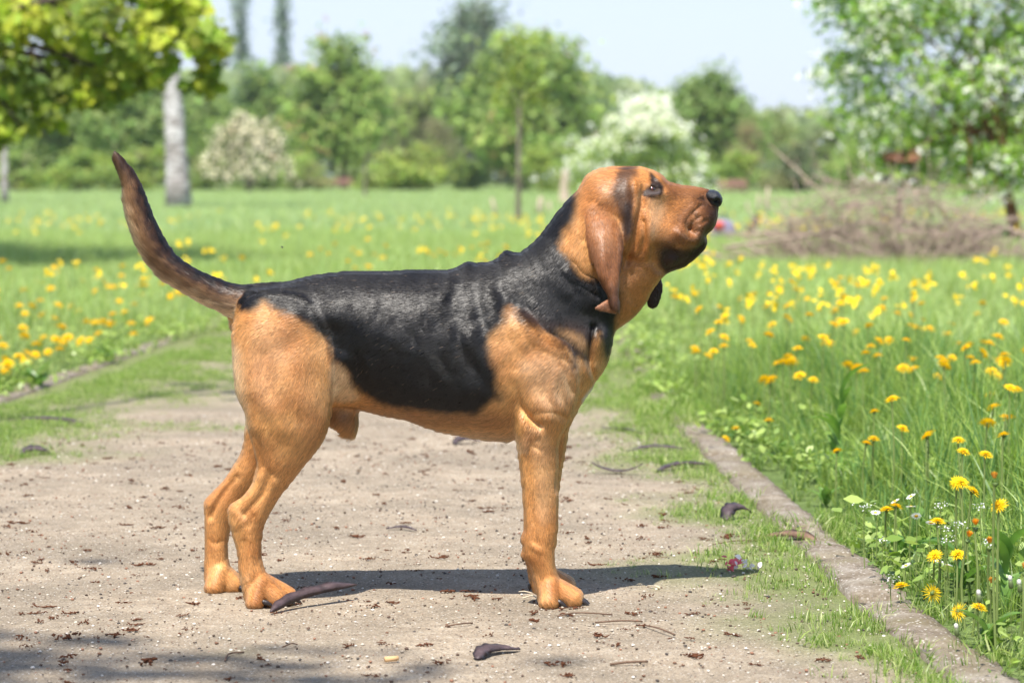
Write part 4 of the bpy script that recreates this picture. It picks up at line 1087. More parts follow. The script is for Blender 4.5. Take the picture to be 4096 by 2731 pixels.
for item in fixed + [None] * 265:
    if item:
        u, v_, s = item; x, y = ground(u, v_)
    else:
        D = math.sqrt(RNG.uniform(4.45 ** 2, 8.6 ** 2)); x = RNG.uniform(-.19 * D, kerb_x(D, 1) - .05); y = D + CAM_Y; s = RNG.uniform(.009, .021)
        if green_film(np.array([x]), np.array([y]))[0] > .55 and RNG.random() < .7: x = RNG.uniform(-.8, .2)
    o = obj('catkin_crumb', CR[RNG.integers(0, 7)], None); o.location = (float(x), float(y), .007); o.scale = (s * RNG.uniform(.8, 1.4), s * RNG.uniform(.7, 1.2), s * RNG.uniform(.6, 1.1)); o.rotation_euler = (0, 0, RNG.uniform(0, 6.28))
    tag(o, 'dried brown catkin crumb ' + place_word(o.location[0], o.location[1]), 'catkin', 'catkin crumbs scattered over the path'); c += 1
def pebble(name, seed, col):
    rg = np.random.default_rng(seed); V_ = []; F_ = []
    for i in range(4):
        for j in range(6):
            th = math.pi * (i + .5) / 4; ph = 2 * math.pi * j / 6; r = rg.uniform(.75, 1.2)
            V_.append((r * math.sin(th) * math.cos(ph), r * math.sin(th) * math.sin(ph), .6 * r * math.cos(th)))
    for i in range(3):
        for j in range(6): F_.append((i * 6 + j, (i + 1) * 6 + j, (i + 1) * 6 + (j + 1) % 6, i * 6 + (j + 1) % 6))
    F_ += [tuple(range(6)), tuple(range(23, 17, -1))]
    me = mesh_np(name, V_, F_); set_col(me, np.repeat(np.array(col)[None], len(V_), 0)); return me
gm, nt, b = mat_new('grit_stone'); at = N(nt, 'ShaderNodeAttribute', attribute_name='tint'); nt.links.new(at.outputs['Color'], b.inputs['Base Color']); b.inputs['Roughness'].default_value = .85
grit = library('grit', [pebble('grit', 620 + k, c_) for k, c_ in enumerate(((.62, .58, .52), (.45, .40, .33), (.33, .28, .22), (.10, .06, .04), (.07, .045, .03), (.06, .05, .045), (.26, .13, .08), (.50, .44, .36), (.14, .07, .04)))], gm)
n = 26000; D = np.sqrt(RNG.uniform(4.3 ** 2, 9.5 ** 2, n)); x = RNG.uniform(-1, 1, n) * D * .2; k = (x < kerb_x(D, 1) - .01) & (x > kerb_x(D, -1)); x, D = x[k], D[k]
sz = .0010 + .0030 * RNG.random(len(x)) ** 4
scatter('path_grit', np.column_stack([x, D + CAM_Y, np.full(len(x), .0075)]), np.column_stack([np.zeros(len(x)), np.zeros(len(x)), RNG.uniform(0, 6.28, len(x))]), sz, RNG.integers(0, 9, len(x)), grit)
# a fly in the air above the back
x, z = plan(1129, 989, -.05)
fly = empty('fly', (float(x), -.05, float(z))); tag(fly, 'tiny dark fly hovering above the back of the dog', 'insect')
FM = plain('fly_body', (.01, .01, .012), .4, .1, 10.0, 0, .5)
lump('body', FM, fly, (0, 0, 0), (.0022, .0013, .0013), 6, 2.0)
for s in (-1, 1):
    obj('wing', mesh_np('wing', [(0, 0, .001), (-.0022, s * .0012, .0024), (-.003, s * .0004, .0016)], [(0, 1, 2)], False), FM, fly)
# ------------------------------------------------------------------ the bloodhound
def poisson(mask, h, iters=420):
    """solve  lap(u) = -2  inside mask (grid step h), zero outside"""
    u = np.zeros(mask.shape); m = mask.copy()
    m[0] = m[-1] = False; m[:, 0] = m[:, -1] = False
    ii, jj = np.indices(mask.shape)
    red = m & ((ii + jj) % 2 == 0); blk = m & ((ii + jj) % 2 == 1)
    n = max(mask.sum(0).max(), mask.sum(1).max())
    w = 2.0 / (1.0 + math.sin(math.pi / max(12, 0.8 * n)))
    rhs = 2 * h * h
    for _ in range(iters):
        for c in (red, blk):
            s = np.zeros_like(u)
            s[1:-1, 1:-1] = 0.25 * (u[:-2, 1:-1] + u[2:, 1:-1] + u[1:-1, :-2] + u[1:-1, 2:] + rhs)
            u = np.where(c, u + w * (s - u), u)
    return np.maximum(u, 0)

STEP = 5.0
class Relief:
    """a body region: outline in survey points, thickness field either side of its own centre plane"""
    def __init__(self, poly, y, ctrl, yc=None, cap=None, closed_n=5, power=2.0):
        self.y = y
        self.poly = spline(poly, closed_n, True)
        lo = self.poly.min(0) - 40; hi = self.poly.max(0) + 40
        self.u0, self.v0 = lo
        self.nu = int((hi[0] - lo[0]) / STEP) + 1; self.nv = int((hi[1] - lo[1]) / STEP) + 1
        U, V = np.meshgrid(self.u0 + STEP * np.arange(self.nu), self.v0 + STEP * np.arange(self.nv), indexing='ij')
        self.U, self.V = U, V
        P = np.column_stack([U.ravel(), V.ravel()])
        mpp = (y - CAM_Y) / FPX
        self.mpp = mpp
        self.d = (sdf_poly(P, self.poly) * mpp).reshape(U.shape)
        u = poisson(self.d < 0, STEP * mpp)
        base = np.sqrt(u)
        ratio_n = np.zeros(U.shape); ratio_d = np.full(U.shape, 1e-12)
        for (cu, cv, ch) in ctrl:
            i = int(round((cu - self.u0) / STEP)); j = int(round((cv - self.v0) / STEP))
            i = min(max(i, 0), self.nu - 1); j = min(max(j, 0), self.nv - 1)
            r = ch / max(base[i, j], 0.004)
            w = 1.0 / ((U - cu) ** 2 + (V - cv) ** 2 + 900.0) ** (power / 2 + 0.25)
            ratio_n += w * r; ratio_d += w
        self.h = base * ratio_n / ratio_d
        if cap:
            self.h = cap * np.tanh(self.h / cap)
        self.yc = np.full(U.shape, y) if yc is None else yc(U, V)
    def stroke(self, pts, width, amount):
        P = np.column_stack([self.U.ravel(), self.V.ravel()])
        d = seg_dist(P, spline(pts, 5) if len(pts) > 2 else pts, False).reshape(self.U.shape)
        e = np.clip(-self.d / 0.012, 0, 1)
        self.h = np.maximum(self.h + amount * np.exp(-(d / width) ** 2) * e, 0)
    def blob(self, c, rad, amount, rad2=None, ang=0.0):
        rad2 = rad2 or rad
        ca, sa = math.cos(ang), math.sin(ang)
        du, dv = self.U - c[0], self.V - c[1]
        a = (du * ca + dv * sa) / rad; b = (-du * sa + dv * ca) / rad2
        e = np.clip(-self.d / 0.012, 0, 1)
        self.h = np.maximum(self.h + amount * np.exp(-(a * a + b * b)) * e, 0)
    def area(self, poly, soft, amount):
        P = np.column_stack([self.U.ravel(), self.V.ravel()])
        d = sdf_poly(P, spline(poly, 4, True)).reshape(self.U.shape)
        e = np.clip(-self.d / 0.010, 0, 1)
        t = np.clip(0.5 - d / soft, 0, 1); t = t * t * (3 - 2 * t)
        self.h = np.maximum(self.h + amount * t * e, 0)
    def fields(self):
        gh = np.gradient(self.h, STEP * self.mpp); gy = np.gradient(self.yc, STEP * self.mpp)
        g = np.sqrt(1 + np.minimum(gh[0] ** 2 + gh[1] ** 2 + gy[0] ** 2 + gy[1] ** 2, 60.0))
        return g
    def sample(self, A, U, V):
        fu = np.clip((U - self.u0) / STEP, 0, self.nu - 1.001); fv = np.clip((V - self.v0) / STEP, 0, self.nv - 1.001)
        i = fu.astype(int); j = fv.astype(int); a = fu - i; b = fv - j
        return (A[i, j] * (1 - a) * (1 - b) + A[i + 1, j] * a * (1 - b) + A[i, j + 1] * (1 - a) * b + A[i + 1, j + 1] * a * b)
    def box(self, m):
        x0, z1 = plan(self.poly[:, 0].min(), self.poly[:, 1].min(), self.y)
        x1, z0 = plan(self.poly[:, 0].max(), self.poly[:, 1].max(), self.y)
        hm = self.h.max()
        return (x0 - m, x1 + m, self.yc.min() - hm - m, self.yc.max() + hm + m, z0 - m, z1 + m)
    def eval(self, X, Y, Z):
        """X (nx,1,1) Y (1,ny,1) Z (1,1,nz)"""
        x2, z2 = X[:, 0, :], Z[0, 0:1, :]
        x2, z2 = np.broadcast_arrays(x2, z2)
        U, V = unplan(x2, z2, self.y)
        over = np.maximum(0, np.maximum(np.maximum(self.u0 - U, U - self.u0 - STEP * (self.nu - 1)),
                                        np.maximum(self.v0 - V, V - self.v0 - STEP * (self.nv - 1)))) * self.mpp
        d = (self.sample(self.d, U, V) + over)[:, None, :]
        h = self.sample(self.h, U, V)[:, None, :]
        yc = self.sample(self.yc, U, V)[:, None, :]
        g = self.sample(self.fields(), U, V)[:, None, :]
        ay = np.abs(Y - yc)
        fin = (ay - h) / g
        fout = np.sqrt(np.maximum(d, 0) ** 2 + ay * ay)
        return np.where(d < 0, fin, fout)

class Capsule:
    def __init__(self, a, b, ra, rb, sy=1.0):
        self.a, self.b, self.ra, self.rb, self.sy = np.array(a, float), np.array(b, float), ra, rb, sy
    def box(self, m):
        r = max(self.ra, self.rb) * max(1, self.sy) + m
        lo = np.minimum(self.a, self.b) - r; hi = np.maximum(self.a, self.b) + r
        return (lo[0], hi[0], lo[1], hi[1], lo[2], hi[2])
    def eval(self, X, Y, Z):
        ab = self.b - self.a; L = max(ab @ ab, 1e-10)
        t = np.clip(((X - self.a[0]) * ab[0] + (Y - self.a[1]) * ab[1] + (Z - self.a[2]) * ab[2]) / L, 0, 1)
        d = np.sqrt((X - self.a[0] - t * ab[0]) ** 2 + ((Y - self.a[1] - t * ab[1]) / self.sy) ** 2 + (Z - self.a[2] - t * ab[2]) ** 2)
        return d - (self.ra + (self.rb - self.ra) * t)

def volume(comps, step):
    """smooth union of (component, blend, cut) on a grid -> F, axes, index of the nearest component"""
    B = np.array([c.box(0.02) for c, k, s in comps if s > 0])
    lo = B[:, [0, 2, 4]].min(0); hi = B[:, [1, 3, 5]].max(0)
    ax = [np.arange(lo[i], hi[i] + step, step) for i in range(3)]
    F = np.full([len(a) for a in ax], 0.08, np.float32)
    for c, k, s in comps:
        b = c.box(max(0.02, k * 1.2))
        sl = tuple(slice(max(0, np.searchsorted(ax[i], b[2 * i]) - 1), np.searchsorted(ax[i], b[2 * i + 1]) + 1) for i in range(3))
        X = ax[0][sl[0]][:, None, None]; Y = ax[1][sl[1]][None, :, None]; Z = ax[2][sl[2]][None, None, :]
        f = c.eval(X, Y, Z).astype(np.float32)
        g = F[sl]
        if s > 0:
            t = np.clip(0.5 + 0.5 * (f - g) / k, 0, 1)
            F[sl] = f + (g - f) * t * 0 + np.where(True, 0, 0) if False else (f * (1 - t) + g * t - k * t * (1 - t))
        else:
            t = np.clip(0.5 - 0.5 * (g + f) / k, 0, 1)
            F[sl] = g * (1 - t) + (-f) * t + k * t * (1 - t)
    return F, ax

def surface_nets(F, ax, smooth=3):
    S = F < 0
    nx, ny, nz = F.shape
    cnt = np.zeros((nx - 1, ny - 1, nz - 1), np.int8)
    for i in (0, 1):
        for j in (0, 1):
            for k in (0, 1):
                cnt += S[i:nx - 1 + i, j:ny - 1 + j, k:nz - 1 + k]
    act = (cnt > 0) & (cnt < 8)
    idx = np.full(act.shape, -1, np.int64)
    ci, cj, ck = np.nonzero(act)
    idx[ci, cj, ck] = np.arange(len(ci))
    acc = np.zeros((len(ci), 3)); n = np.zeros(len(ci))
    corners = [(i, j, k) for i in (0, 1) for j in (0, 1) for k in (0, 1)]
    val = {c: F[ci + c[0], cj + c[1], ck + c[2]] for c in corners}
    for a in corners:
        for d in range(3):
            if a[d]:
                continue
            b = list(a); b[d] = 1; b = tuple(b)
            fa, fb = val[a], val[b]
            cr = (fa < 0) != (fb < 0)
            t = fa / np.where(cr, fa - fb, 1)
            p = np.array(a, float)[None, :].repeat(len(ci), 0); p[:, d] += t
            acc += np.where(cr[:, None], p, 0); n += cr
    acc /= n[:, None]
    st = ax[0][1] - ax[0][0]
    V = np.column_stack([ax[0][ci], ax[1][cj], ax[2][ck]]) + acc * st
    quads = []
    for d in range(3):
        e, f = [(1, 2), (2, 0), (0, 1)][d]
        sl_a = [slice(None)] * 3; sl_b = [slice(None)] * 3
        sl_a[d] = slice(0, F.shape[d] - 1); sl_b[d] = slice(1, F.shape[d])
        A, Bb = S[tuple(sl_a)], S[tuple(sl_b)]
        q = np.argwhere(A != Bb)
        q = q[(q[:, e] > 0) & (q[:, f] > 0) & (q[:, e] < F.shape[e] - 1) & (q[:, f] < F.shape[f] - 1)]
        flip = ~S[q[:, 0], q[:, 1], q[:, 2]]
        def c(de, df):
            r = q.copy(); r[:, e] -= de; r[:, f] -= df
            return idx[r[:, 0], r[:, 1], r[:, 2]]
        Q = np.column_stack([c(1, 1), c(0, 1), c(0, 0), c(1, 0)])
        Q[flip] = Q[flip][:, ::-1]
        quads.append(Q)
    Q = np.vstack(quads)
    E = np.vstack([Q[:, [0, 1]], Q[:, [1, 2]], Q[:, [2, 3]], Q[:, [3, 0]]])
    deg = np.bincount(E[:, 0], minlength=len(V)) + np.bincount(E[:, 1], minlength=len(V))
    def lap(V):
        s = np.zeros_like(V)
        for k in range(3):
            s[:, k] = np.bincount(E[:, 0], V[E[:, 1], k], len(V)) + np.bincount(E[:, 1], V[E[:, 0], k], len(V))
        return s / np.maximum(deg, 1)[:, None] - V
    for _ in range(smooth):
        V = V + 0.5 * lap(V)
        V = V - 0.52 * lap(V)
    return V, Q

BODY = [(960,1220),(985,1180),(1033,1152),(1133,1133),(1233,1108),(1367,1090),(1533,1086),(1683,1083),(1784,1082),(1834,1068),
 (1871,1052),(1911,1053),(1961,1048),(2001,1027),(2020,1010),(2040,1007),(2077,1012),(2100,998),(2145,962),(2189,908),(2234,846),
 (2279,796),(2312,763),(2332,729),(2359,696),(2404,676),(2457,669),(2524,665),(2569,669),(2613,683),(2640,696),(2658,710),(2670,724),
 (2685,731),(2725,741),(2770,746),(2814,754),(2850,765),(2872,780),(2878,800),(2876,828),(2870,850),(2866,886),(2854,912),(2836,930),
 (2822,940),(2829,957),(2825,978),(2810,1006),(2770,1042),(2743,1064),(2700,1080),(2668,1092),(2645,1115),(2627,1136),(2604,1171),
 (2591,1198),(2569,1229),(2538,1265),(2493,1299),(2467,1317),(2454,1343),(2437,1423),(2417,1473),(2384,1520),(2370,1545),(2340,1590),
 (2300,1645),(2250,1700),(2170,1742),(2067,1754),(2004,1760),(1917,1750),(1844,1737),(1767,1722),(1684,1697),(1633,1680),(1567,1667),
 (1500,1653),(1447,1640),(1400,1632),(1330,1640),(1250,1640),(1150,1610),(1050,1570),(975,1500),(940,1400),(940,1300)]
body = Relief(BODY, 0.0, [
 (1000,1300,.080),(1150,1250,.105),(1200,1450,.105),(1350,1350,.106),(1350,1200,.100),(1420,1500,.100),(1550,1250,.122),(1550,1480,.122),
 (1700,1400,.138),(1700,1600,.108),(1700,1180,.105),(1900,1400,.142),(1900,1620,.118),(1900,1200,.108),(2100,1350,.132),(2100,1150,.095),
 (2150,1550,.125),(2220,1150,.098),(2300,1000,.082),(2350,1200,.088),(2400,1400,.066),(2350,1500,.085),(2540,1190,.038),(2480,1150,.060),(2510,1090,.056),(2500,1230,.046),
 (2430,740,.060),(2530,740,.060),(2520,820,.074),(2560,900,.074),(2460,900,.078),(2600,1000,.066),(2660,850,.052),(2720,820,.043),(2780,900,.048),
 (2740,980,.050),(2835,800,.022),(2840,880,.034),(2640,740,.046),(2700,1050,.034),(2600,1080,.045),(2200,1650,.090),(2000,1690,.090)], power=2.6)
# folds, muscles and wrinkles of the body
for pts, w, a in [
 ([(2110,1225),(2180,1310),(2270,1360),(2325,1470)], 22, -.0045),
 ([(2095,1240),(2160,1330),(2240,1385)], 26, .005),
 ([(2367,1293),(2352,1417),(2378,1500)], 10, -.013),
 ([(2400,1330),(2400,1420),(2400,1490)], 26, .008),
 ([(1924,1075),(1932,1180),(1936,1290),(1960,1370)], 35, -0.0019),
 ([(1965,1075),(1970,1180),(1980,1290),(2020,1400)], 35, 0.0019),
 ([(2002,1060),(2008,1120),(2022,1175),(2100,1240)], 24, -0.0022),
 ([(2040,1040),(2050,1130),(2110,1200),(2200,1270)], 41, 0.0019),
 ([(1852,1075),(1850,1130),(1826,1180)], 24, -0.0017),
 ([(1822,1085),(1808,1150),(1790,1180)], 18, 0.0022),
 ([(1885,1065),(1890,1150),(1895,1250)], 21, 0.0022),
 ([(1593,1225),(1550,1300),(1533,1383),(1480,1480)], 25, 0.0018),
 ([(1560,1225),(1515,1300),(1496,1383),(1450,1450)], 44, -0.0022),
 ([(1640,1210),(1610,1290),(1590,1360)], 52, 0.0009),
 ([(1690,1300),(1655,1400),(1620,1490)], 28, -0.0012), ([(1730,1300),(1705,1400),(1680,1490)], 32, 0.0012),
 ([(1775,1290),(1760,1380),(1790,1460)], 28, -0.0014), ([(1815,1300),(1805,1380),(1820,1450)], 28, 0.0017), ([(1720,1180),(1700,1240)], 41, 0.0012),
 ([(1850,1310),(1860,1380),(1900,1440)], 28, -0.0017), ([(1900,1310),(1930,1400),(1960,1470)], 36, 0.0014), ([(1760,1200),(1740,1260)], 36, -0.0012), ([(1640,1500),(1700,1560),(1780,1600)], 44, 0.0012), ([(1700,1490),(1780,1540),(1880,1580)], 36, -0.0012),
 ([(2292,1040),(2330,1085),(2380,1105)], 10, -.006), ([(2270,1075),(2320,1125),(2380,1150)], 14, .004), ([(2310,1120),(2390,1170)], 9, -.004),
 ([(2562,775),(2558,820),(2545,880),(2530,960),(2500,1050)], 11, -.008),
 ([(2535,720),(2532,800),(2520,890),(2505,960)], 20, .009),
 ([(2569,880),(2572,940),(2566,985),(2555,1010)], 6, -.007),
 ([(2585,860),(2592,930),(2588,990)], 14, .004),
 ([(2480,1020),(2540,1040),(2600,1040)], 16, -.006),
 # flew, lip and muzzle
 ([(2828,936),(2812,975),(2785,990),(2740,988),(2708,976)], 8, -.007),
 ([(2800,900),(2790,950),(2750,955),(2715,930)], 24, .010),
 ([(2804,820),(2773,847),(2752,868),(2740,900),(2752,932)], 5, -0.0093),
 ([(2775,860),(2766,885),(2752,905),(2748,925)], 4.5, -0.0102),
 ([(2796,864),(2775,890),(2758,910),(2762,922)], 4.5, -0.0110),
 ([(2818,880),(2792,896),(2768,915),(2755,912)], 4.5, -0.0102),
 ([(2795,916),(2775,928),(2756,934)], 4.5, -0.0085),
 ([(2787,800),(2820,800)], 4, -0.0051),
 ([(2584,754),(2604,741),(2630,747)], 7, .006), ([(2625,700),(2640,715)], 14, .008), ([(2655,765),(2654,745)], 6, -.006),
 ([(2585,745),(2570,770)], 4, -.004), ([(2574,728),(2566,750),(2560,762)], 4, -.004),
 ([(2596,772),(2620,774),(2640,770)], 7, .006)]:
    body.stroke(pts, w, a)
body.area([(2600,985),(2640,975),(2680,985),(2720,1000),(2770,1000),(2815,970),(2840,960),(2835,1010),(2760,1060),(2700,1095),(2640,1090),(2600,1050)], 26, -.014)
body.blob((2690, 1040), 24, .012, 18); body.blob((2740, 1025), 22, .006)
body.blob((2602, 755), 26, -.010, 13); body.blob((2615, 722), 15, -.007, 12)
body.blob((2150, 1420), 120, .006); body.blob((2580, 920), 60, .004)
lumps = fbm(np.column_stack([body.U.ravel() / 70.0, body.V.ravel() / 90.0]), 5, 3).reshape(body.U.shape) - 0.5
body.h = np.maximum(body.h + lumps * 0.007 * np.clip(-body.d / 0.03, 0, 1), 0)

NEAR_HIND = [(1005,1200),(1100,1165),(1230,1190),(1310,1290),(1335,1400),(1335,1520),(1328,1613),(1318,1683),(1300,1743),(1273,1790),
 (1227,1847),(1187,1900),(1155,1940),(1125,1977),(1094,2026),(1071,2068),(1053,2114),(1046,2187),(1049,2241),(1060,2275),(1075,2318),
 (1080,2332),(1080,2355),(1062,2390),(1040,2410),(1020,2420),(996,2416),(984,2405),(975,2370),(962,2310),(957,2260),(950,2200),(936,2150),(922,2100),
 (914,2060),(916,2032),(930,2012),(972,1985),(1006,1940),(1020,1900),(1030,1850),(1018,1790),(1002,1740),(988,1693),(980,1647),
 (960,1607),(943,1560),(935,1500),(930,1400),(932,1330),(955,1260)]
near_hind = Relief(NEAR_HIND, -0.09, [(1130,1350,.046),(1200,1240,.030),(1080,1220,.026),(1230,1450,.050),(1000,1400,.040),(1100,1600,.056),(1200,1650,.050),(1120,1780,.042),
 (1100,1880,.034),(1040,1960,.026),(990,2050,.023),(1040,2050,.024),(1000,2150,.021),(1005,2230,.021),(1020,2310,.024),(1045,2385,.024)],
 yc=lambda U, V: -0.062 - 0.034 * np.clip((V - 1200) / 500.0, 0, 1) - 0.002 * np.clip((V - 1700) / 300, 0, 1))
FAR_HIND = [(1040,1200),(1250,1250),(1310,1450),(1290,1640),(1200,1790),(1100,1880),(1030,1960),(985,2020),(950,2060),(925,2100),(911,2168),
 (913,2244),(920,2280),(945,2295),(945,2330),(930,2355),(910,2370),(880,2374),(846,2375),(826,2363),(821,2340),(819,2264),(821,2168),
 (819,2072),(817,2015),(823,1998),(840,1978),(884,1934),(905,1910),(933,1867),(963,1817),(977,1767),(982,1717),(985,1640),(960,1500),(940,1400),(960,1280)]
far_hind = Relief(FAR_HIND, 0.083, [(1130,1350,.052),(1230,1450,.050),(1100,1600,.054),(1050,1780,.044),(980,1900,.034),(920,1980,.026),
 (880,2050,.024),(865,2150,.021),(868,2230,.022),(890,2330,.032)],
 yc=lambda U, V: 0.062 + 0.021 * np.clip((V - 1200) / 500.0, 0, 1))
NEAR_FORE = [(2075,1400),(2150,1330),(2240,1370),(2300,1450),(2315,1550),(2295,1640),(2271,1690),(2243,1745),(2232,1790),(2230,1830),(2229,1890),
 (2228,1944),(2231,2002),(2229,2060),(2230,2101),(2225,2165),(2217,2203),(2219,2262),(2231,2300),(2240,2331),(2252,2350),(2250,2385),(2230,2412),(2195,2426),
 (2170,2424),(2155,2412),(2150,2385),(2140,2350),(2133,2318),(2126,2280),(2110,2246),(2094,2236),(2086,2215),(2092,2180),(2083,2158),(2088,2138),(2096,2116),(2096,2088),(2091,1973),
 (2082,1887),(2073,1772),(2064,1726),(2058,1675),(2062,1600),(2060,1500)]
near_fore = Relief(NEAR_FORE, -0.098, [(2200,1450,.046),(2150,1560,.050),(2200,1650,.044),(2150,1720,.040),(2155,1800,.034),(2155,1900,.030),(2160,2000,.027),(2162,2080,.027),
 (2160,2160,.028),(2150,2210,.028),(2170,2280,.025),(2190,2340,.027),(2205,2390,.025)],
 yc=lambda U, V: -0.080 - 0.018 * np.clip((V - 1350) / 350.0, 0, 1))
for pts, w, a in [([(2070,1520),(2085,1610),(2125,1665),(2160,1690)], 12, -.013), ([(2100,1500),(2130,1590),(2190,1640)], 40, .008),
 ([(2088,1660),(2100,1720),(2110,1760)], 22, .004), ([(2150,1745),(2130,1765),(2150,1780)], 10, -.004), ([(2116,1830),(2122,1960),(2130,2080)], 9, -.0035),
 ([(2108,1830),(2110,1960),(2115,2080)], 10, .003), ([(2120,1640),(2170,1632),(2220,1640),(2270,1665)], 8, -.003), ([(2130,2170),(2160,2190)], 9, .003),
 ([(2290,1560),(2262,1500),(2270,1450)], 14, -.004), ([(2230,1480),(2215,1560),(2240,1620)], 16, .004), ([(2260,1430),(2280,1450)], 16, -.004)]:
    near_fore.stroke(pts, w, a)
for pts, w, a in [([(1020,1600),(1080,1690),(1130,1760)], 34, -.0025), ([(1030,1560),(1110,1640),(1180,1720)], 44, .002),
 ([(1090,1880),(1060,1960),(1020,2010),(985,2050)], 12, -.0055), ([(1040,1900),(1010,1960),(960,2005)], 16, .004), ([(1110,1920),(1080,1990),(1050,2060)], 14, .004),
 ([(945,2030),(960,2060),(950,2090)], 16, .004), ([(1020,2050),(1000,2090)], 12, -.003), ([(980,2150),(990,2220),(995,2290)], 8, -.0025), ([(1005,2140),(1010,2220),(1012,2290)], 9, .0025),
 ([(1240,1350),(1190,1500),(1210,1600)], 50, .004), ([(1060,1420),(1090,1560)], 40, -.003), ([(1000,1720),(1040,1760),(1060,1850)], 20, -.004)]:
    near_hind.stroke(pts, w, a)
for pts, w, a in [([(955,1900),(905,1960),(880,2000),(850,2060)], 11, -.0065), ([(900,1930),(860,1975),(840,2010)], 14, .004), ([(845,2150),(865,2165),(900,2150)], 8, -.002)]:
    far_hind.stroke(pts, w, a)
FAR_FORE = [(2100,1500),(2250,1450),(2330,1560),(2318,1620),(2290,1680),(2275,1715),(2268,1755),(2260,1801),(2248,1875),(2238,1939),(2232,2000),(2228,2080),(2222,2160),
 (2214,2210),(2216,2255),(2226,2285),(2240,2300),(2262,2312),(2284,2333),(2298,2352),(2290,2386),(2230,2394),(2160,2392),(2138,2380),(2128,2352),(2118,2325),(2112,2290),(2108,2262),
 (2100,2240),(2096,2200),(2104,2150),(2108,2080),(2104,1980),(2098,1880),(2090,1780),(2090,1680)]
far_fore = Relief(FAR_FORE, 0.066, [(2200,1600,.046),(2180,1720,.038),(2170,1850,.030),(2165,2000,.027),(2162,2150,.027),(2165,2250,.025),(2200,2350,.034)],
 yc=lambda U, V: 0.080 - 0.014 * np.clip((V - 1350) / 400.0, 0, 1))
TAIL = [(1120,1165),(1075,1150),(1023,1148),(942,1138),(888,1122),(812,1092),(736,1049),(687,1002),(644,932),(617,876),(595,821),(568,751),(541,696),(508,655),(480,622),(466,613),(453,626),
 (452,645),(465,675),(481,715),(495,767),(504,830),(518,890),(540,950),(566,1005),(606,1064),(660,1118),(736,1164),(823,1214),(888,1248),(930,1274),(960,1290),(1010,1300),(1100,1260)]
tail = Relief(TAIL, 0.0, [(1060,1210,.034),(1000,1210,.036),(900,1180,.030),(750,1100,.027),(640,1020,.026),(560,880,.021),(520,760,.016),(480,660,.010)])
EAR = [(2349,840),(2385,812),(2428,808),(2456,822),(2469,868),(2484,905),(2492,940),(2494,1005),(2487,1057),(2481,1096),(2480,1148),(2481,1201),(2484,1237),
 (2477,1248),(2455,1237),(2438,1222),(2428,1190),(2415,1161),(2402,1140),(2389,1109),(2374,1067),(2362,1031),(2353,986),(2345,945),(2342,895)]
def sm01(t):
    t = np.clip(t, 0, 1)
    return t * t * (3 - 2 * t)
def ear_plane(U, V):
    t = np.clip((V - 800) / 450.0, 0, 1)
    mid = np.interp(V, [800, 900, 1000, 1100, 1200, 1250], [2405, 2412, 2422, 2432, 2455, 2465])
    hw = np.interp(V, [800, 900, 1000, 1100, 1200, 1250], [60, 72, 70, 52, 30, 24])
    s = np.clip((U - mid) / hw, -1.3, 1.3)
    y = -np.interp(V, [800, 850, 900, 1000, 1100, 1200, 1260], [.055, .064, .071, .085, .097, .101, .103])
    y = y - .0035 * np.sin((U - 2395) / 15.0 + (V - 900) / 90.0) * sm01((V - 940) / 160.0)          # soft draping folds
    return y - (0.016 - .004 * s) * (1 - s * s) * sm01((V - 790) / 260)
ear = Relief(EAR, -0.09, [(2410,880,.012),(2420,1000,.012),(2440,1100,.010),(2462,1200,.009)], yc=ear_plane, cap=.0075)
ear.stroke([(2462,900),(2470,980),(2471,1080),(2466,1180)], 6, -.0035)
ear.stroke([(2480,930),(2483,1000),(2478,1060)], 8, .004)
ear.stroke([(2405,960),(2420,1060),(2440,1140)], 26, .003)
TIP = [(2362,1231),(2385,1219),(2402,1210),(2424,1194),(2440,1205),(2462,1228),(2480,1247),(2466,1258),(2430,1252),(2389,1243)]
ear_tip = Relief(TIP, -0.10, [(2420,1228,.006)], yc=lambda U, V: -0.106 - 0.012 * np.clip((2460 - U) / 100.0, 0, 1), cap=.004)
FEAR = [(2520,860),(2580,900),(2630,1000),(2648,1120),(2650,1165),(2640,1205),(2627,1229),(2610,1237),(2594,1231),(2584,1212),(2584,1190),(2560,1100),(2520,1000)]
far_ear = Relief(FEAR, 0.085, [(2600,1050,.010),(2615,1180,.008)], yc=lambda U, V: np.interp(V, [850, 950, 1050, 1240], [.062, .082, .088, .080]), cap=.007)
JEWELS = [(1300,1600),(1440,1600),(1434,1650),(1430,1700),(1420,1733),(1400,1742),(1377,1738),(1340,1715),(1310,1690),(1290,1650)]
pouch = Relief(JEWELS, -0.01, [(1370,1690,.030)])
RUMP = [(925,1300),(940,1282),(960,1275),(990,1285),(985,1310),(955,1322),(935,1318)]
vent = Relief(RUMP, 0.0, [(955,1298,.016)])

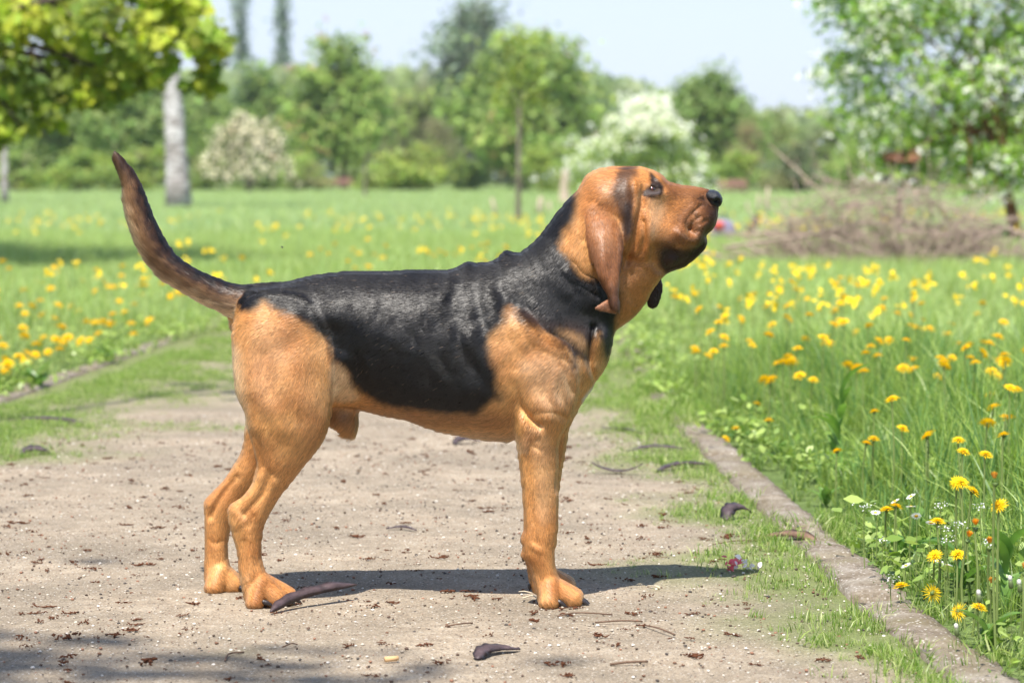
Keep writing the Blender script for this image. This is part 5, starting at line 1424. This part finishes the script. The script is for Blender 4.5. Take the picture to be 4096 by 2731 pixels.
def toe(U, V, y, yl, r, U0, V0):
    x, z = plan(U, V, yl); x0, z0 = plan(U0, V0, yl)
    return Capsule((x0, yl + (y - yl) * 0.5, z0), (x, y, max(z, r * 0.92)), r * 0.95, r)
FEET = []
for yl, s, heel, toes in (
    (-0.098, 1, (2195, 2335), [(2194, 2400, -.029, .0188), (2286, 2396, -.011, .0198), (2290, 2392, .012, .0200), (2205, 2392, .029, .0185)]),
    (0.066, 1, (2175, 2292), [(2180, 2356, -.027, .0185), (2254, 2352, -.010, .0200), (2260, 2350, .012, .0200), (2185, 2352, .028, .0185)]),
    (-0.096, 1, (1040, 2325), [(1024, 2402, -.027, .0165), (1104, 2394, -.011, .0205), (1140, 2386, .012, .0195), (1085, 2385, .027, .0180)]),
    (0.083, 1, (880, 2280), [(862, 2345, -.026, .0185), (932, 2346, -.011, .0195), (940, 2342, .012, .0190), (880, 2345, .027, .0175)])):
    for (u, v, dy, r) in toes:
        FEET.append((toe(u, v, yl + dy, yl, r, *heel), 0.0045, 1))
comps = [(body, .02, 1), (near_hind, .022, 1), (far_hind, .03, 1), (near_fore, .020, 1), (far_fore, .03, 1), (tail, .03, 1),
         (pouch, .012, 1), (vent, .012, 1)] + FEET + [(far_ear, .010, 1), (ear, .010, 1), (ear_tip, .005, 1)]
F, ax = volume(comps, 0.003)
for a_ in range(3):                                            # a light blur of the field removes voxel steps
    G = F.copy()
    lo_ = [slice(None)] * 3; md_ = [slice(None)] * 3; hi_ = [slice(None)] * 3
    lo_[a_] = slice(0, -2); md_[a_] = slice(1, -1); hi_[a_] = slice(2, None)
    G[tuple(md_)] = .25 * F[tuple(lo_)] + .5 * F[tuple(md_)] + .25 * F[tuple(hi_)]
    F = G
DV, DQ = surface_nets(F, ax, 4)
del F, G
DV[:, 2] = np.maximum(DV[:, 2], 0.0)

def vert_normals(V, Q):
    n = np.cross(V[Q[:, 2]] - V[Q[:, 0]], V[Q[:, 3]] - V[Q[:, 1]])
    out = np.zeros_like(V)
    for k in range(4):
        for a in range(3):
            out[:, a] += np.bincount(Q[:, k], n[:, a], len(V))
    return out / (np.linalg.norm(out, axis=1, keepdims=True) + 1e-12)
DN = vert_normals(DV, DQ)
# ---- coat colours (hair pigment, plus highlights painted on shoulder and foreleg, the same on both sides of the dog)
def point_eval(c, P):
    """a relief evaluated at scattered points"""
    U, V = unplan(P[:, 0], P[:, 2], c.y)
    d = c.sample(c.d, U, V); h = c.sample(c.h, U, V); yc = c.sample(c.yc, U, V)
    out = (U < c.u0) | (V < c.v0) | (U > c.u0 + STEP * (c.nu - 1)) | (V > c.v0 + STEP * (c.nv - 1))
    f = np.where(d < 0, np.abs(P[:, 1] - yc) - h, np.hypot(np.maximum(d, 0), np.abs(P[:, 1] - yc)))
    return np.where(out, 1.0, f)
U, V = unplan(DV[:, 0], DV[:, 2], np.clip(DV[:, 1], -.11, .11))
UV = np.column_stack([U, V])
on_ear = np.minimum(point_eval(ear, DV), np.minimum(point_eval(ear_tip, DV), point_eval(far_ear, DV))) < 0.003
on_ear &= (V > 850)
on_tip = (point_eval(ear_tip, DV) < 0.0025) & (U < 2470) & (V > 1190) & (point_eval(ear, DV) > 0.002)
on_far_ear = point_eval(far_ear, DV) < 0.003
on_tail = (U < 990) & (V < 1300) & (point_eval(tail, DV) < 0.004) & (V < 1275)
n1 = fbm(UV / 45.0, 1, 3) - .5
n2 = fbm(UV / 14.0, 2, 2) - .5
n3 = fbm(UV / 130.0, 3, 2) - .5
def mask(poly, soft, wob=14.0):
    d = sdf_poly(UV, spline(poly, 3, True)) + wob * 1.2 * n1 + wob * 0.6 * n2
    t = np.clip(0.5 - d / soft, 0, 1)
    return (t * t * (3 - 2 * t))[:, None]
def sstep(x, a, b):
    t = np.clip((x - a) / (b - a), 0, 1)
    return (t * t * (3 - 2 * t))
def mix(a, b, t):
    t = np.asarray(t); t = t[:, None] if t.ndim == 1 else t
    return a * (1 - t) + np.asarray(b) * t
TAN = np.array((.70, .365, .130)); DEEP = np.array((.41, .145, .036)); CREAM = np.array((.80, .54, .31))
BLACK = np.array((.0055, .0046, .0050)); BROWN = np.array((.050, .022, .012)); MID = np.array((.22, .088, .036))
C = np.repeat(TAN[None], len(DV), 0)
C = mix(C, DEEP, np.clip(0.34 + .9 * n3 + .35 * n1, 0, 1))
C = mix(C, CREAM, sstep(np.interp(V, [1250, 1400, 1700, 1760], [945, 968, 1010, 900]) - U, -25, 30) * (V < 1760) * sstep(V, 1330, 1400) * .8)
C = mix(C, CREAM, sstep(V, 1700, 1755) * (U > 1500) * (U < 2120) * (V < 1790) * .7)
C = mix(C, MID, sstep(V, 1600, 1680) * (1 - sstep(V, 1690, 1725)) * (U > 1440) * (U < 2060) * .45)
C = mix(C, CREAM, mask([(1330,1440),(1385,1455),(1420,1540),(1440,1590),(1340,1600),(1325,1520)], 30, 6) * .85)
C = mix(C, CREAM, mask([(2090,1440),(2180,1420),(2290,1470),(2290,1560),(2200,1640),(2110,1560)], 90, 20) * .38)  # bright highlight on the shoulder, painted into the coat colour
C = mix(C, CREAM, mask([(2120,1700),(2190,1720),(2205,1900),(2195,2060),(2150,2060),(2140,1880)], 50, 10) * .35)  # lit front of the foreleg, painted as paler hair
C = mix(C, CREAM, mask([(1000,1330),(1120,1300),(1160,1450),(1100,1640),(1000,1560)], 100, 24) * .25)
# head
C = mix(C, DEEP, mask([(2330,720),(2500,650),(2650,700),(2870,740),(2880,950),(2700,1080),(2640,1000),(2560,1050),(2480,1030),(2330,850)], 60) * .62)
C = mix(C, CREAM, mask([(2600,790),(2650,775),(2665,830),(2640,900),(2610,950),(2598,880)], 40, 10) * .30)
C = mix(C, DEEP * .8, mask([(2350,830),(2400,812),(2450,812),(2462,850),(2420,850),(2360,870)], 30, 10) * .6)
C = mix(C, MID * .75, mask([(2650,720),(2740,735),(2880,760),(2880,840),(2790,800),(2700,800),(2665,770)], 50, 12) * .75)
C = mix(C, MID * .8, mask([(2720,850),(2790,790),(2880,840),(2850,930),(2790,960),(2720,960),(2700,920)], 60, 10) * .75)
C = mix(C, BROWN * .8, mask([(2795,790),(2890,750),(2895,860),(2850,950),(2800,950),(2825,880),(2810,820)], 50, 8) * .8)
C = mix(C, MID * .9, mask([(2630,960),(2700,940),(2760,985),(2700,1000),(2640,1010)], 50, 8) * .6)
C = mix(C, BLACK * 1.6, mask([(2648,1000),(2680,985),(2725,995),(2775,988),(2818,945),(2845,950),(2840,1010),(2760,1070),(2690,1100),(2650,1072),(2640,1040)], 30, 6))
C = mix(C, BROWN * .9, mask([(2620,985),(2680,965),(2740,985),(2820,930),(2850,940),(2850,1020),(2760,1085),(2670,1110),(2620,1050)], 70, 8) * .65)
C = mix(C, BROWN, mask([(2475,690),(2515,672),(2545,680),(2545,705),(2525,720),(2540,790),(2535,850),(2540,890),(2525,945),(2500,960),(2490,880),(2468,805),(2455,775),(2462,740)], 34, 12) * .88)
C = mix(C, BLACK * 1.8, mask([(2500,810),(2532,815),(2532,880),(2520,930),(2502,930),(2497,870)], 30, 10) * .75)
C = mix(C, BROWN, mask([(2485,678),(2530,664),(2560,672),(2520,682)], 16, 4) * .8)
C = mix(C, BLACK * 2.2, mask([(2600,690),(2615,695),(2628,712),(2648,735),(2654,758),(2645,782),(2600,790),(2572,780),(2580,758),(2598,744),(2604,730)], 12, 3) * .95)
C = mix(C, MID * .7, mask([(2590,778),(2640,780),(2640,795),(2600,800)], 16, 4) * .5)
C = mix(C, np.array((.055, .042, .042)), mask([(2584,762),(2600,765),(2620,767),(2640,764),(2640,777),(2615,782),(2592,776)], 8, 1) * .85)
C = mix(C, DEEP * .9, mask([(2490,1010),(2560,1040),(2640,1090),(2600,1190),(2540,1270),(2470,1310),(2480,1200)], 50, 10) * .65)
# saddle and neck
saddle = [(1040,1225),(1000,1245),(940,1200),(930,1000),(1500,1000),(2000,960),(2250,740),(2318,760),(2312,820),(2305,870),(2260,930),(2250,985),(2290,1035),(2340,1095),(2392,1105),
 (2430,1130),(2476,1150),(2480,1230),(2474,1300),(2470,1330),(2452,1390),(2430,1440),(2415,1400),(2400,1340),(2365,1400),(2352,1450),(2320,1420),(2310,1475),(2288,1460),(2280,1410),(2240,1370),(2180,1322),(2117,1290),(2068,1240),(2034,1228),
 (2032,1280),(1990,1310),(1960,1345),(1965,1400),(1987,1460),(1994,1533),(2007,1587),(1971,1600),(1944,1625),(1917,1655),(1867,1655),(1767,1655),(1684,1645),(1600,1632),(1520,1608),
 (1440,1560),(1400,1500),(1367,1452),(1330,1442),(1322,1400),(1305,1350),(1267,1333),(1228,1285),(1167,1258),(1105,1228),(1070,1200)]
sm = mask(saddle, 46, 16)
C = mix(C, BLACK, sm * (1 - on_ear[:, None]))
C = mix(C, BROWN * 1.3, mask([(2040,1240),(2120,1300),(2240,1360),(2330,1400),(2350,1330),(2300,1290),(2200,1290),(2120,1250)], 70, 22) * .55 * (1 - on_ear[:, None]))
C = mix(C, TAN * .8, mask([(2230,1310),(2330,1335),(2352,1400),(2310,1375)], 40, 14) * .6 * (1 - on_ear[:, None]))
C = mix(C, TAN, mask([(2370,1440),(2410,1420),(2430,1450),(2385,1530),(2372,1500)], 40, 10) * .7)
# ears
ec = mix(np.repeat((DEEP * .75)[None], len(DV), 0), MID, sstep(V, 900, 1010) * .75)
ec = mix(ec, MID * 1.05, np.clip(.5 + 1.6 * n1, 0, 1) * .5)
ec = mix(ec, BROWN * 1.2, sstep(V + 60 * n1, 1090, 1190) * .8)
ec = mix(ec, DEEP * 1.1, (1 - sstep(V, 850, 900)) * .7)
ec = mix(ec, BROWN * .8, sstep(U, 2466, 2474) * (V > 900) * (V < 1080) * .5)
ec[on_tip] = (.25, .105, .050)
ec[on_far_ear] = BROWN * .45
C = np.where(on_ear[:, None], ec, C)
# tail: dark above and at the tip, fawn fringe below
du = seg_dist(UV, [(1075,1150),(1023,1149),(942,1138),(888,1122),(812,1092),(736,1049),(687,1002),(644,932),(617,876),(595,821),(568,751),(541,696),(508,655),(480,622)], False)
wd = np.interp(V, [600, 700, 800, 900, 1000, 1100, 1200, 1280], [40, 75, 100, 120, 132, 138, 130, 130])
s = du / wd + .35 * n2 + .25 * n1
tc_ = mix(np.repeat((BLACK * 1.3)[None], len(DV), 0), BROWN * 1.2, sstep(s, .05, .32))
tc_ = mix(tc_, np.array((.26, .135, .060)), sstep(s, .24, .55) * .9)
tc_ = mix(tc_, CREAM, sstep(s, .52, .9) * sstep(V, 740, 900))
tc_ = mix(tc_, BROWN * .7, (1 - sstep(V, 640, 830)) * .8)
C = np.where(on_tail[:, None], tc_, C)
# white chest mark, pads, carpal shading
C = mix(C, np.array((.75, .70, .62)), mask([(2335,1585),(2352,1560),(2378,1530),(2392,1522),(2372,1560),(2345,1595)], 14, 3))
C = mix(C, np.array((.05, .037, .032)), sstep(-DV[:, 2], -.0125, -.005) * .9)
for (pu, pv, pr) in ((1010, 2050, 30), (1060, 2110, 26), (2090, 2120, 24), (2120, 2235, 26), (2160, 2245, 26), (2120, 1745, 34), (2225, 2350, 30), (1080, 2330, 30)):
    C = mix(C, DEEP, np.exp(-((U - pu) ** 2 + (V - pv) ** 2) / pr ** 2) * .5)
C = mix(C, np.array((.20, .09, .045)), mask([(1300,1600),(1445,1600),(1434,1680),(1400,1700),(1310,1690)], 40, 10) * (np.abs(DV[:, 1]) < .05)[:, None] * .6)
C *= (1 + .22 * n2 + .12 * n1)[:, None]
C = np.clip(C, .0025, .9)

bare = np.zeros(len(DV), bool)
bare |= inside(UV, [(2820,781),(2854,758),(2884,776),(2890,800),(2882,828),(2846,824),(2826,806)])
bare |= inside(UV, [(2584,758),(2604,742),(2622,744),(2642,752),(2644,776),(2616,780),(2592,774)])
bare |= inside(UV, [(2662,1005),(2690,1000),(2712,1025),(2700,1055),(2672,1058),(2658,1035)])
bare |= DV[:, 2] < .006

skin, nt, b = mat_new('dog_skin')
at = N(nt, 'ShaderNodeAttribute', attribute_name='tint')
nt.links.new(at.outputs['Color'], b.inputs['Base Color'])
b.inputs['Roughness'].default_value = .62
b.inputs['Specular IOR Level'].default_value = .25
no = N(nt, 'ShaderNodeTexNoise', Scale=420.0, Detail=3.0)
tc = N(nt, 'ShaderNodeTexCoord'); nt.links.new(tc.outputs['Object'], no.inputs['Vector'])
bp = N(nt, 'ShaderNodeBump', Strength=.35, Distance=.002)
nt.links.new(no.outputs['Fac'], bp.inputs['Height']); nt.links.new(bp.outputs['Normal'], b.inputs['Normal'])

dog = empty('dog', (0, 0, 0))
tag(dog, 'black and tan bloodhound standing side-on across the dirt path', 'dog')
bme = mesh_np('body', DV, DQ)
set_col(bme, C)
obj('body', bme, skin, dog)

# ---- the short coat: hair curves laid along the grain
FLOW = np.array([(2850,850,-1,.15),(2780,850,-1,.2),(2740,960,-.6,.8),(2680,760,-1,.05),(2600,840,-.5,.85),(2580,950,-.6,.8),(2450,700,-1,.25),(2540,700,-1,.15),(2400,900,-.25,1),(2350,760,-.9,.4),
 (2520,860,-.3,1),(2250,870,-.7,.7),(2300,1000,-.4,.9),(2300,1150,-.5,.85),(2550,1200,-.45,.9),(2520,1080,-.8,.5),(2420,1420,-.2,1),(2380,1500,-.4,.9),(2220,1450,-.75,.7),(2200,1250,-.6,.8),(2100,1300,-.8,.6),(2030,1050,-.9,.3),
 (2050,1500,-.6,.8),(1900,1150,-1,.25),(1800,1100,-1,.06),(1800,1350,-.95,.4),(1800,1550,-.9,.45),(1500,1120,-1,.06),(1550,1400,-.85,.5),(1400,1520,-.5,.85),(1200,1140,-1,.15),(1200,1260,-.9,.4),(1060,1200,-1,.2),
 (1100,1350,-.75,.7),(1250,1500,-.35,.95),(1000,1450,-.25,1),(1150,1650,-.45,.9),(1050,1850,-.5,.85),(960,2000,-.5,.85),(1000,2200,.05,1),(1060,2360,.7,.75),(860,2200,.02,1),(930,2340,.7,.75),(900,1900,-.7,.8),
 (2180,1700,-.25,1),(2160,1900,-.1,1),(2160,2150,.0,1),(2200,2320,.4,.9),(2280,2380,.75,.7),(1800,1720,-.95,.25),(1950,1740,-.95,.3),(1600,1650,-.9,.4),(2100,1650,-.35,.95),
 (950,1170,-.9,-.15),(800,1130,-.85,-.45),(680,1040,-.7,-.75),(590,920,-.4,-.95),(540,800,-.3,-.97),(490,680,-.35,-.95)], float)
def flow(P, UVp, Np, ear_mask):
    fx = np.zeros(len(P)); fz = np.zeros(len(P)); w = np.full(len(P), 1e-9)
    for (a, b_, c, d) in FLOW:
        k = 1.0 / ((UVp[:, 0] - a) ** 2 + (UVp[:, 1] - b_) ** 2 + 400.0) ** 1.5
        fx += k * c; fz -= k * d; w += k
    D = np.column_stack([fx / w, np.zeros(len(P)), fz / w])
    D[ear_mask] = (.05, 0, -1)
    D -= Np * (D * Np).sum(1, keepdims=True)
    return D / (np.linalg.norm(D, axis=1, keepdims=True) + 1e-9)

NH = 520000
T = np.vstack([DQ[:, [0, 1, 2]], DQ[:, [0, 2, 3]]])
tri = DV[T]
fn = np.cross(tri[:, 1] - tri[:, 0], tri[:, 2] - tri[:, 0])
area = np.linalg.norm(fn, axis=1) * .5
cen = tri.mean(1); fnn = fn / (np.linalg.norm(fn, axis=1, keepdims=True) + 1e-12)
view = np.array([0, CAM_Y, CAM_H]) - cen; view /= np.linalg.norm(view, axis=1, keepdims=True)
facing = (fnn * view).sum(1)
wgt = area * np.where(facing > -.35, 1.0, .30)                        # the far side carries a thinner coat
wgt[bare[T].any(1)] = 0
wgt *= np.where(cen[:, 0] > .20, 1.35, 1.0)
pick = RNG.choice(len(T), NH, p=wgt / wgt.sum())
r1 = np.sqrt(RNG.random(NH)); r2 = RNG.random(NH)
w3 = np.column_stack([1 - r1, r1 * (1 - r2), r1 * r2])
R0 = (DV[T[pick]] * w3[:, :, None]).sum(1)
RN = (DN[T[pick]] * w3[:, :, None]).sum(1); RN /= np.linalg.norm(RN, axis=1, keepdims=True) + 1e-9
RC = (C[T[pick]] * w3[:, :, None]).sum(1)
Rear = on_ear[T[pick]].any(1); Rtail = on_tail[T[pick]].all(1)
RU, RV = unplan(R0[:, 0], R0[:, 2], np.clip(R0[:, 1], -.11, .11))
RD = flow(R0, np.column_stack([RU, RV]), RN, Rear & ~on_tip[T[pick]].any(1))
wob = np.column_stack([fbm(R0 * 38, 11, 2), fbm(R0 * 38, 12, 2), fbm(R0 * 38, 13, 2)]) - .5
RD = RD + wob * np.where(Rtail, .2, .32)[:, None] + RNG.normal(0, .07, (NH, 3))
RD -= RN * (RD * RN).sum(1, keepdims=True); RD /= np.linalg.norm(RD, axis=1, keepdims=True) + 1e-9
head = sstep(RU, 2430, 2560)
L = .0095 * (1 - .55 * head) * RNG.uniform(.7, 1.3, NH)
L *= np.where(RV > 1850, .72, 1.0)
L = np.where(Rear, L * .8, L)
L = np.where(on_tip[T[pick]].any(1), L * .45, L)
under = sstep(RV, 1640, 1740) * (RU > 1380) * (RU < 2120) * (RV < 1800)
L *= 1 + .7 * under
fringe = np.clip(seg_dist(np.column_stack([RU, RV]), [(504,830),(540,950),(606,1064),(736,1164),(888,1248),(930,1274)], False), 0, 200)
L = np.where(Rtail, L * (1.05 + 1.5 * np.exp(-(fringe / 40) ** 2)), L)
lift = np.where(Rtail, .22, .17) + .10 * under + RNG.normal(0, .035, NH)
lift = np.where(Rear, .16, lift)
K = 4
pts = np.zeros((NH, K, 3))
for k in range(K):
    t = k / (K - 1)
    pts[:, k] = R0 + RN * .0001 + RD * (L * t)[:, None] + RN * (L * np.maximum(lift, .07) * (t - .40 * t * t))[:, None]
pts[:, :, 2] = np.maximum(pts[:, :, 2], .001)
RB_ = np.cross(RN, RD)                                                # fine streaks that run with the hair
def streak(fl, fb, seed):
    q = np.column_stack([(R0 * RD).sum(1) * fl, (R0 * RB_).sum(1) * fb, (R0 * RN).sum(1) * fl])
    return fbm(q, seed, 2) - .5
st1 = streak(55, 330, 71); st2 = streak(28, 150, 72)
HC = RC * (1 + RNG.normal(0, .16, NH) + 1.1 * st1 + .55 * st2)[:, None]
grey = (RC.max(1) < .03) & (RNG.random(NH) < .003)
HC[grey] = (.22, .15, .10)
HC = np.clip(HC, .0025, .95)
hair = bpy.data.hair_curves.new('coat')
hair.add_curves([K] * NH)
hair.attributes['position'].data.foreach_set('vector', pts.astype(np.float32).ravel())
ra = hair.attributes.new('radius', 'FLOAT', 'POINT')
ra.data.foreach_set('value', (np.array([.00034, .00032, .00024, .00007])[None] * (1 - .30 * head)[:, None]).astype(np.float32).ravel())
ca = hair.attributes.new('tint', 'FLOAT_COLOR', 'CURVE')
c4 = np.ones((NH, 4), np.float32); c4[:, :3] = HC
ca.data.foreach_set('color', c4.ravel())
hm, nt, b = mat_new('dog_hair')
at = N(nt, 'ShaderNodeAttribute', attribute_name='tint')
hb = N(nt, 'ShaderNodeBsdfHairPrincipled')
hb.model = 'CHIANG'
hb.parametrization = 'COLOR'
nt.links.new(at.outputs['Color'], hb.inputs['Color'])
hb.inputs['Roughness'].default_value = .27
hb.inputs['IOR'].default_value = 1.42
hb.inputs['Radial Roughness'].default_value = .45
hb.inputs['Random Roughness'].default_value = .2
na = hair.attributes.new('grain', 'FLOAT_VECTOR', 'CURVE')          # lie of the coat: hairs shade with the body under them
gn = RN + RNG.normal(0, .05, (NH, 3)) + RB_ * (streak(50, 300, 73) * .50 + streak(24, 130, 74) * .25)[:, None] + RD * (streak(40, 200, 75) * .28)[:, None]; gn /= np.linalg.norm(gn, axis=1, keepdims=True)
na.data.foreach_set('vector', gn.astype(np.float32).ravel())
an = N(nt, 'ShaderNodeAttribute', attribute_name='grain')
nt.links.new(at.outputs['Color'], b.inputs['Base Color'])
nt.links.new(an.outputs['Vector'], b.inputs['Normal'])
b.inputs['Roughness'].default_value = .40
b.inputs['Specular IOR Level'].default_value = .42
mx = N(nt, 'ShaderNodeMixShader'); mx.inputs[0].default_value = .62
nt.links.new(hb.outputs[0], mx.inputs[1]); nt.links.new(b.outputs[0], mx.inputs[2])
nt.links.new(mx.outputs[0], nt.nodes['Material Output'].inputs['Surface'])
ho = bpy.data.objects.new('coat', hair)
hair.materials.append(hm)
link(ho, dog)

# ---- nose, eyes, claws
wet = plain('wet_nose_skin', (.010, .011, .014), .34, .3, 260.0, .5, .55)
NOSE = [(2812,790),(2818,772),(2836,761),(2858,760),(2878,773),(2889,794),(2887,814),(2878,827),(2860,830),(2840,822),(2824,806)]
nose_r = Relief(NOSE, 0.0, [(2840,790,.033),(2870,805,.027)])
nose_r.stroke([(2858,806),(2867,802),(2870,815),(2862,820)], 6, -.016)
nose_r.stroke([(2830,800),(2848,806)], 5, -.006)
xs, zs = plan(2880, 812, 0)
Fn, axn = volume([(nose_r, .004, 1)], .0016)
nv, nq = surface_nets(Fn, axn, 2)
obj('nose', mesh_np('nose', nv, nq), wet, dog)

eye_m, nt, b = mat_new('eye_surface')
at = N(nt, 'ShaderNodeAttribute', attribute_name='tint')
nt.links.new(at.outputs['Color'], b.inputs['Base Color'])
b.inputs['Roughness'].default_value = .08; b.inputs['Specular IOR Level'].default_value = .6
for sy in (-1, 1):
    ex, ez = plan(2609, 757, -.055)
    hh = float(body.sample(body.h, np.array([2609.0]), np.array([757.0]))[0])
    r = .0112; V_ = []; F_ = []; cc = []
    for i in range(25):
        th = math.pi * i / 24
        for j in range(32):
            ph = 2 * math.pi * j / 32
            p = (r * math.sin(th) * math.cos(ph), sy * r * .72 * math.cos(th), r * .62 * math.sin(th) * math.sin(ph))
            V_.append((ex + p[0], sy * (hh - .0036) + p[1], ez + p[2]))
            s_ = p[0] / r
            cc.append((.012, .010, .012) if s_ < -.12 else ((.13, .022, .02) if s_ < .08 else (.03, .022, .023)))
    for i in range(24):
        for j in range(32):
            F_.append((i * 32 + j, i * 32 + (j + 1) % 32, (i + 1) * 32 + (j + 1) % 32, (i + 1) * 32 + j))
    me = mesh_np('eye', V_, F_); set_col(me, np.array(cc))
    obj('eye', me, eye_m, dog)

claw_m = plain('claw_horn', (.030, .024, .024), .30, .4, 300.0, .2, .5)
def claw(U, V, y, dx, dz, ln=.018, r=.0050):
    x, z = plan(U + (8 if dx > 0 else 0), V, y)
    d = np.array([dx, 0, dz], float); d /= np.linalg.norm(d)
    p = [np.array([x, y, z]) + d * ln * t + np.array([0, 0, -.0045]) * t * t for t in (-.35, 0, .35, .7, 1.0)]
    for q in p: q[2] = max(q[2], .0035)
    v, f = tube_np(p, [r * .9, r, r * .88, r * .6, r * .16], 8)
    obj('claw', mesh_np('claw', v, f), claw_m, dog)
for (u, v, y, dx, dz) in ((2232, 2408, -.131, .8, -.5), (2320, 2402, -.111, .9, -.5), (2326, 2400, -.084, .9, -.5), (2238, 2404, -.066, .8, -.5),
                          (2213, 2366, .036, .8, -.5), (2290, 2362, .056, .9, -.5), (2296, 2360, .079, .9, -.5), (2219, 2362, .096, .8, -.5),
                          (1049, 2406, -.128, .8, -.2), (1137, 2398, -.109, .9, -.25), (1166, 2392, -.086, .9, -.35), (1115, 2394, -.066, .8, -.4),
                          (960, 2352, .058, .8, -.4), (968, 2350, .072, .9, -.4), (972, 2348, .095, .9, -.4), (908, 2352, .112, .8, -.4),
                          (2096, 2222, -.100, -.25, -1), (2120, 2338, .062, -.1, -1)):
    claw(u, v, y, dx, dz, *((.0075, .0048) if dz == -1 else ()))
x, z = plan(2089, 2158, -.1)
pm = MB(); 
cap_v, cap_f = tube_np([(x + .004, -.1, z + .004), (x, -.1, z), (x - .002, -.1, z - .006)], [.004, .0045, .0015], 8)
obj('carpal_pad', mesh_np('carpal_pad', cap_v, cap_f), claw_m, dog)
